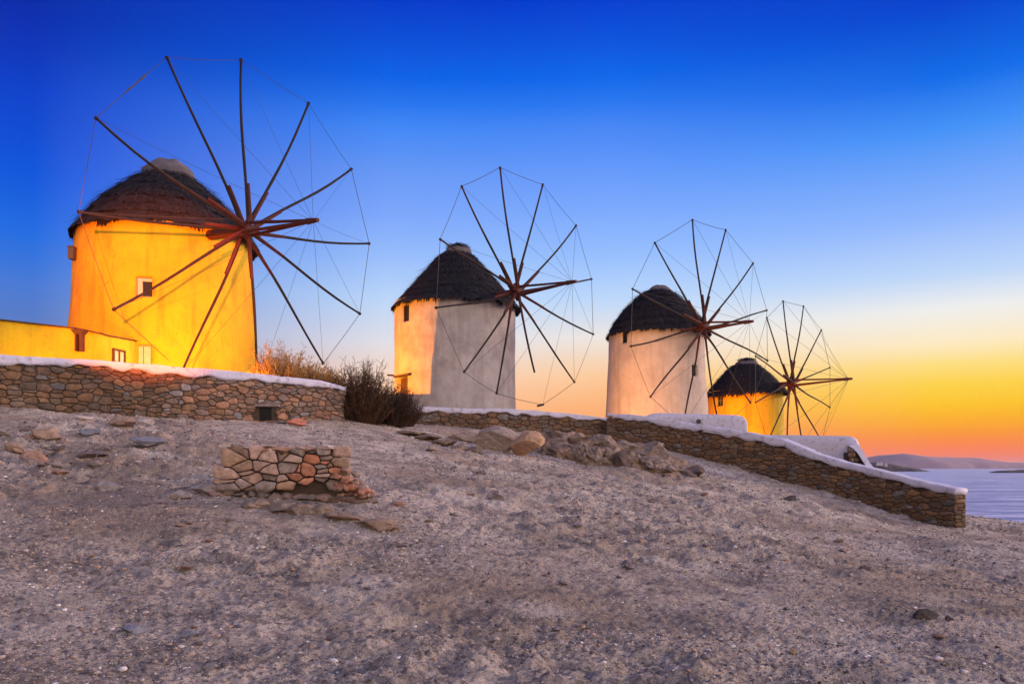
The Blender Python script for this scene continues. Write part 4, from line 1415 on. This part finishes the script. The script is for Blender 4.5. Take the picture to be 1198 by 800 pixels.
for g_ in range(10):
    m_ = np.arange(len(Xr)) % 10 == g_
    v, f = gv[g_]
    a_ = rng.uniform(0, 6.28, m_.sum()); ca, sa = np.cos(a_), np.sin(a_)
    vx = v[None, :, 0] * ca[:, None] - v[None, :, 1] * sa[:, None]; vy = v[None, :, 0] * sa[:, None] + v[None, :, 1] * ca[:, None]
    q = sz[m_][:, None]
    vv = np.stack([vx * q + Xr[m_][:, None], vy * q + Yr[m_][:, None], v[None, :, 2] * q + (Zr[m_] + sz[m_] * .15)[:, None]], -1)
    nv0 = len(v); k_ = len(vv)
    GF.append((np.array(f)[None] + (np.arange(k_) * nv0)[:, None, None]).reshape(-1, 3) + off)
    GV.append(vv.reshape(-1, 3)); GC.append(np.repeat(cols[ci[m_]], nv0, axis=0)); off += k_ * nv0
GV = np.concatenate(GV); GF = np.concatenate(GF); GC = np.concatenate(GC)
me = bpy.data.meshes.new('gravel')
me.vertices.add(len(GV)); me.vertices.foreach_set('co', GV.ravel().astype(np.float32))
me.loops.add(GF.size); me.loops.foreach_set('vertex_index', GF.ravel().astype(np.int32))
me.polygons.add(len(GF)); me.polygons.foreach_set('loop_start', np.arange(0, GF.size, 3, dtype=np.int32))
me.polygons.foreach_set('loop_total', np.full(len(GF), 3, dtype=np.int32))
ca = me.color_attributes.new('Col', 'FLOAT_COLOR', 'POINT')
ca.data.foreach_set('color', np.hstack([GC, np.ones((len(GC), 1))]).ravel().astype(np.float32))
me.update(); me.validate(); me.materials.append(M_gravel)
go = bpy.data.objects.new('gravel', me); col.objects.link(go)
tag(go, 'fine gravel and chips scattered over the bare dirt slope', 'gravel', kind='stuff')

# ------------------------------------------------------------------ ruined masonry block
random.seed(31)
YR = 13.0
rl, rr = P(259, 583, YR), P(408, 583, YR + .35)
d_ = np.array([rr[0] - rl[0], rr[1] - rl[1], 0]); LR = np.linalg.norm(d_); d_ /= LR; nv_ = np.array([d_[1], -d_[0], 0])
zb_, zt_ = rl[2] - .05, P(0, 525, YR)[2]
ruin = empty('ruined_stone_block', rl * .5 + rr * .5, 'ruined block of reddish-brown masonry standing alone on the slope', 'ruin')
mb = MB()


def rwarp(s, z):
    return s + float(vnoise(s * 5, z * 5, 171)) * .035, z + float(vnoise(s * 4.5 + 9, z * 5, 172)) * .03


def rface(s, z, dd):
    s, z = rwarp(s, z)
    under = max(0, (.20 - (z - zb_)) / .20)
    q = rl + d_ * s + nv_ * (dd - under * .26)
    return (q[0], q[1], z)



def rkeep(s, z):
    if s > LR * .92 and z > (zt_ - zb_) * (1 - (s / LR - .92) * 4.5): return False
    if z > (zt_ - zb_) - .09 and (LR * .30 < s < LR * .40 or LR * .62 < s < LR * .74): return False
    if LR * .55 < s < LR * .95 and z < .24: return False
    if z < .10 and s > LR * .1: return False
    if LR * .13 < s < LR * .30 and .05 < z < .20: return False
    return True


RS = [(3, 2), (2, 2), (4, 2), (3, 3), (4, 3), (2, 1), (3, 1), (2, 3)]
for pl in fitted(LR, zt_ - zb_, .085, .075, rkeep, RS, asp=1.7, jit=.45):
    add_poly(mb, pl + [0, zb_], rface, stone_color('ruin'), random.uniform(-.06, .07), .011)
# crumbling lower right end
for i in range(34):
    s = LR * .93 + random.uniform(0, .42); z = zb_ + random.uniform(0, max(.08, .50 - (s - LR * .93) * .9)); w = random.uniform(.05, .12)
    add_stone(mb, s - w, s + w, z - w * .6, z + w * .6, rface, stone_color('ruin') if random.random() < .5 else (.42, .20, .15), random.uniform(-.12, .03))
# left end face
for pl in fitted(.75, zt_ - zb_, .08, .068, lambda a, b: True, RS):
    add_poly(mb, pl + [0, zb_], lambda s, z, dd: tuple(np.array([rl[0], rl[1], 0]) - d_ * (dd - .06) - nv_ * max(.07, .80 - s) + [0, 0, z]), stone_color('ruin'), random.uniform(-.02, .04), .007)
mb.build('stonework', M_stone, ruin, smooth=True)
mb = MB()
fr = rl - nv_ * .03
pts = [fr + d_ * .03, fr + d_ * (LR * .93), fr + d_ * (LR * .93) - nv_ * .7, fr + d_ * .03 - nv_ * .7]
mb.add([(p[0] - nv_[0] * .10 * (q < 2), p[1] - nv_[1] * .10 * (q < 2), zb_ - .15) for q, p in enumerate(pts)] + [(p[0], p[1], zt_ - .05) for p in pts], [(0, 1, 5, 4), (1, 2, 6, 5), (2, 3, 7, 6), (3, 0, 4, 7), (4, 5, 6, 7)])
mb.build('mortar_core', M_mortar, ruin)
mb = MB()
for i in range(34):      # slabs lying flat on the top
    s = random.uniform(0, LR * .92); dpt = random.uniform(-.02, .62)
    if i < 12: dpt = random.uniform(-.03, .08)
    v, f = rock_verts(2, (random.uniform(.10, .24), random.uniform(.09, .14), random.uniform(.022, .045)), 700 + i, 7, .08, rot=random.uniform(-.3, .3))
    q = rl + d_ * s - nv_ * dpt
    mb.add(v + [q[0], q[1], zt_ + random.uniform(-.03, .05)], f, random.choice([(.42, .36, .33), (.36, .26, .21), (.34, .2, .14)]))
mb.build('top_slabs', M_rockc, ruin)
mb = MB()
for i in range(14):      # footing stones
    s = -.12 + (LR + .5) * i / 13
    v, f = rock_verts(3, (random.uniform(.10, .2), random.uniform(.12, .2), random.uniform(.05, .10)), 740 + i, 8, .1, rot=random.uniform(-.3, .3))
    q = rl + d_ * s + nv_ * random.uniform(-.12, .05)
    z = float(base_z(np.array([q[0]]), np.array([q[1]]))[0])
    mb.add(v + [q[0], q[1], z + .02], f, random.choice([(.17, .12, .10), (.22, .15, .12), (.12, .10, .09)]))
mb.build('footing', M_rockc, ruin)
mb = MB()
for i in range(60):      # tumbled rubble at the broken right end and in the hollow
    s = LR * random.uniform(.88, 1.17); w = random.uniform(.04, .12)
    v, f = rock_verts(2, (w, w * .8, w * .65), 780 + i, 9, .14)
    q = rl + d_ * s + nv_ * random.uniform(-.45, .14)
    hh = max(0, .72 * (1 - max(0, s / LR - .90) * 3.4)) * random.uniform(0, 1)
    mb.add(v + [q[0], q[1], float(base_z(np.array([q[0]]), np.array([q[1]]))[0]) + .04 + hh], f, random.choice([(.34, .17, .12), (.25, .16, .12), (.14, .10, .09), (.28, .22, .19)]))
mb.build('rubble', M_rockc, ruin)

# ------------------------------------------------------------------ dry shrubs


def shrub(label, cx, cy, z0, w, dpt, h, n, seed, cols_, leaf=.016, lean=(0, 0)):
    random.seed(seed)
    root = empty('dry_shrub', (cx, cy, z0), label, 'shrub', None)
    st = MB(); lf = MB()
    for i in range(n):
        a0 = random.uniform(0, 2 * math.pi); r0 = math.sqrt(random.random())
        bx_, by_ = cx + math.cos(a0) * r0 * w * .42, cy + math.sin(a0) * r0 * dpt * .42
        prof = 1 - .55 * r0 ** 2
        hh = h * prof * random.choice([random.uniform(.5, .95), random.uniform(.8, 1.18)])
        dirv = np.array([math.cos(a0) * r0 * .55 + lean[0] + random.gauss(0, .12), math.sin(a0) * r0 * .5 + random.gauss(0, .12), 1.0])
        p = np.array([bx_, by_, z0 - .05]); pts = [p.copy()]
        sg = 6
        for s in range(sg):
            dirv = dirv + np.array([random.gauss(0, .13), random.gauss(0, .13), .02]); dd = dirv / np.linalg.norm(dirv)
            p = p + dd * hh / sg; pts.append(p.copy())
        c_ = random.choice(cols_)
        st.tube(pts, [.011 - .0012 * q for q in range(sg + 1)], 3, c_, cap=False)
        for s in range(2, sg + 1):
            for b in range(3):
                q = pts[s - 1] + (pts[s] - pts[s - 1]) * random.random()
                dv = np.array([random.gauss(0, .6), random.gauss(0, .6), random.uniform(.2, 1)]); dv /= np.linalg.norm(dv)
                Lb = hh * random.uniform(.07, .17)
                e = q + dv * Lb
                st.tube([q, (q + e) / 2 + np.array([0, 0, .01]), e], [.006, .005, .003], 3, c_, cap=False)
                for t in range(4):
                    m = q + (e - q) * random.uniform(.3, 1.05) + np.array([random.gauss(0, .015) for _ in range(3)])
                    s1 = np.array([random.gauss(0, 1) for _ in range(3)]); s1 /= np.linalg.norm(s1)
                    s2 = np.cross(s1, dv); s2 /= np.linalg.norm(s2) + 1e-6
                    L1 = leaf * random.uniform(.7, 1.8); L2 = leaf * .45
                    lf.add([m - s2 * L2, m + s1 * L1 * .8, m + s2 * L2, m - s1 * L1 * .8], [(0, 1, 2, 3)], tuple(np.array(random.choice(cols_)) * random.uniform(.7, 1.4)))
    st.build('stems', M_twig, root); lf.build('leaves', M_twig, root)


ORC = [(.46, .24, .08), (.34, .18, .06), (.18, .13, .05), (.50, .28, .10)]  # floodlight's orange partly put into the leaf colours
DKC = [(.035, .022, .013), (.045, .022, .014), (.022, .02, .013), (.07, .032, .02)]
q = P(335, 445, 26.3); shrub('tall orange-lit dry shrub next to the right side of the nearest windmill', q[0] - .2, 26.3, 2.55, 1.5, 1.2, 1.5, 330, 61, ORC, leaf=.022)
q = P(366, 445, 27.0); shrub('lower orange-lit dry shrub behind the right end of the long wall coping', q[0], 27.0, 2.5, 2.2, 1.3, 1.05, 360, 62, ORC, leaf=.022)
q = P(418, 490, 26.9); shrub('tallest dark thorny shrub at the end of the long rubble wall', q[0], 27.0, 1.5, 1.75, 1.4, 2.05, 700, 63, DKC + [(.10, .05, .025)], lean=(.05, 0))
q = P(462, 495, 28.0); shrub('dark spiky shrub hiding the foot of the door of the second windmill', q[0] - .05, 28.0, 1.5, 1.7, 1.2, 1.3, 520, 64, DKC, lean=(.1, 0))

# ------------------------------------------------------------------ floodlight fixtures behind the walls
for k, (loc, tg, lb) in enumerate([
        ((-10.2, 23.6, 2.75), (-11.2, 26.2, 4.6), 'small floodlight on the terrace in front of the nearest windmill'),
        ((-9.7, 32.9, 2.8), (-4.0, 36.0, 5.4), 'floodlight with added beam-cutting shields on the terrace left of the second windmill'),
        ((3.3, 35.3, 2.15), (7.0, 40.0, 4.6), 'small floodlight on the terrace left of the third windmill'),
        ((11.6, 45.3, 1.6), (14.4, 49.5, 3.6), 'small floodlight on the terrace before the farthest windmill')]):
    loc = np.array(loc); dr = np.array(tg) - loc; dr /= np.linalg.norm(dr)
    sx = np.cross(dr, [0, 0, 1]); sx /= np.linalg.norm(sx); up = np.cross(sx, dr)
    Mx = (np.stack([sx, dr, up], 1), loc)
    r0 = empty('floodlight', loc - [0, 0, .3], lb, 'floodlight')
    mb = MB()
    for q in ((-.16, -.14, -.12, .16, -.11, .12), (-.17, -.14, -.12, -.15, .06, .12), (.15, -.14, -.12, .17, .06, .12), (-.15, -.11, .10, .15, .06, .12), (-.15, -.11, -.12, .15, .06, -.10)):
        mb.box(q[:3], q[3:], None, Mx)
    mb.build('housing', M_metal, r0)
    mb = MB(); mb.box((-.02, -.13, -.5), (.02, -.09, -.1), None, Mx); mb.build('bracket', M_metal, r0)
    if k == 1:       # unseen barn doors added to cut straight edges on the second mill's lit patch
        def blocker(pA, pB, name):
            """thin flap from pA to pB, running out from the lamp"""
            pA, pB = np.array(pA, float), np.array(pB, float)
            e = .25
            a_ = loc + (pA - loc) / np.linalg.norm(pA - loc) * .42; b_ = loc + (pB - loc) / np.linalg.norm(pB - loc) * .42
            return a_, b_
        cut_top, cut_bot = P(521, 350, 34.95), P(506, 462, 34.95)
        low_l, low_r = P(455, 460, 37.2), P(506, 460.5, 34.95)
        a_, b_ = blocker(cut_top + (cut_top - cut_bot) * .3, cut_bot + (cut_bot - cut_top) * .9, 'f')
        sd = np.cross(b_ - a_, (a_ + b_) / 2 - loc); sd /= np.linalg.norm(sd)
        if sd.dot(np.array([1, -.5, 0])) < 0: sd = -sd
        mb = MB(); th2 = ((a_ + b_) / 2 - loc); th2 /= np.linalg.norm(th2)
        mb.add([a_, b_, b_ + sd * .45, a_ + sd * .45, a_ - th2 * .01, b_ - th2 * .01, b_ + sd * .45 - th2 * .01, a_ + sd * .45 - th2 * .01],
               [(0, 1, 2, 3), (7, 6, 5, 4), (0, 4, 5, 1), (1, 5, 6, 2), (2, 6, 7, 3), (3, 7, 4, 0)])
        mb.build('side_shield', M_metal, r0)
        a_, b_ = blocker(low_l + (low_l - low_r) * 1.0, low_r + (low_r - low_l) * 1.5, 'f')
        sd = np.array([0, 0, -1.0])
        mb = MB()
        mb.add([a_, b_, b_ + sd * .3, a_ + sd * .3, a_ - th2 * .01, b_ - th2 * .01, b_ + sd * .3 - th2 * .01, a_ + sd * .3 - th2 * .01],
               [(0, 1, 2, 3), (7, 6, 5, 4), (0, 4, 5, 1), (1, 5, 6, 2), (2, 6, 7, 3), (3, 7, 4, 0)])
        mb.build('lower_shield', M_metal, r0)

# ------------------------------------------------------------------ haze over the water
HAZE = True
if HAZE:
    mb = MB(); mb.box((-30000, -200, SEA - 1.5), (30000, 30000, 190))
    hz = mb.build('haze', None or M_dark, origin=np.zeros(3))
    hz.data.materials.clear()
    hm = bpy.data.materials.new('haze'); hm.use_nodes = True
    n, l = hm.node_tree.nodes, hm.node_tree.links
    n.clear()
    pv = n.new('ShaderNodeVolumePrincipled'); pv.inputs['Density'].default_value = .00002; pv.inputs['Color'].default_value = (.85, .80, .88, 1)
    ou = n.new('ShaderNodeOutputMaterial'); l.new(pv.outputs[0], ou.inputs['Volume'])
    hz.data.materials.append(hm)
    tag(hz, kind='stuff')

for o in bpy.data.objects:
    if '_o' in o: del o['_o']
scene.cycles.use_denoising = True
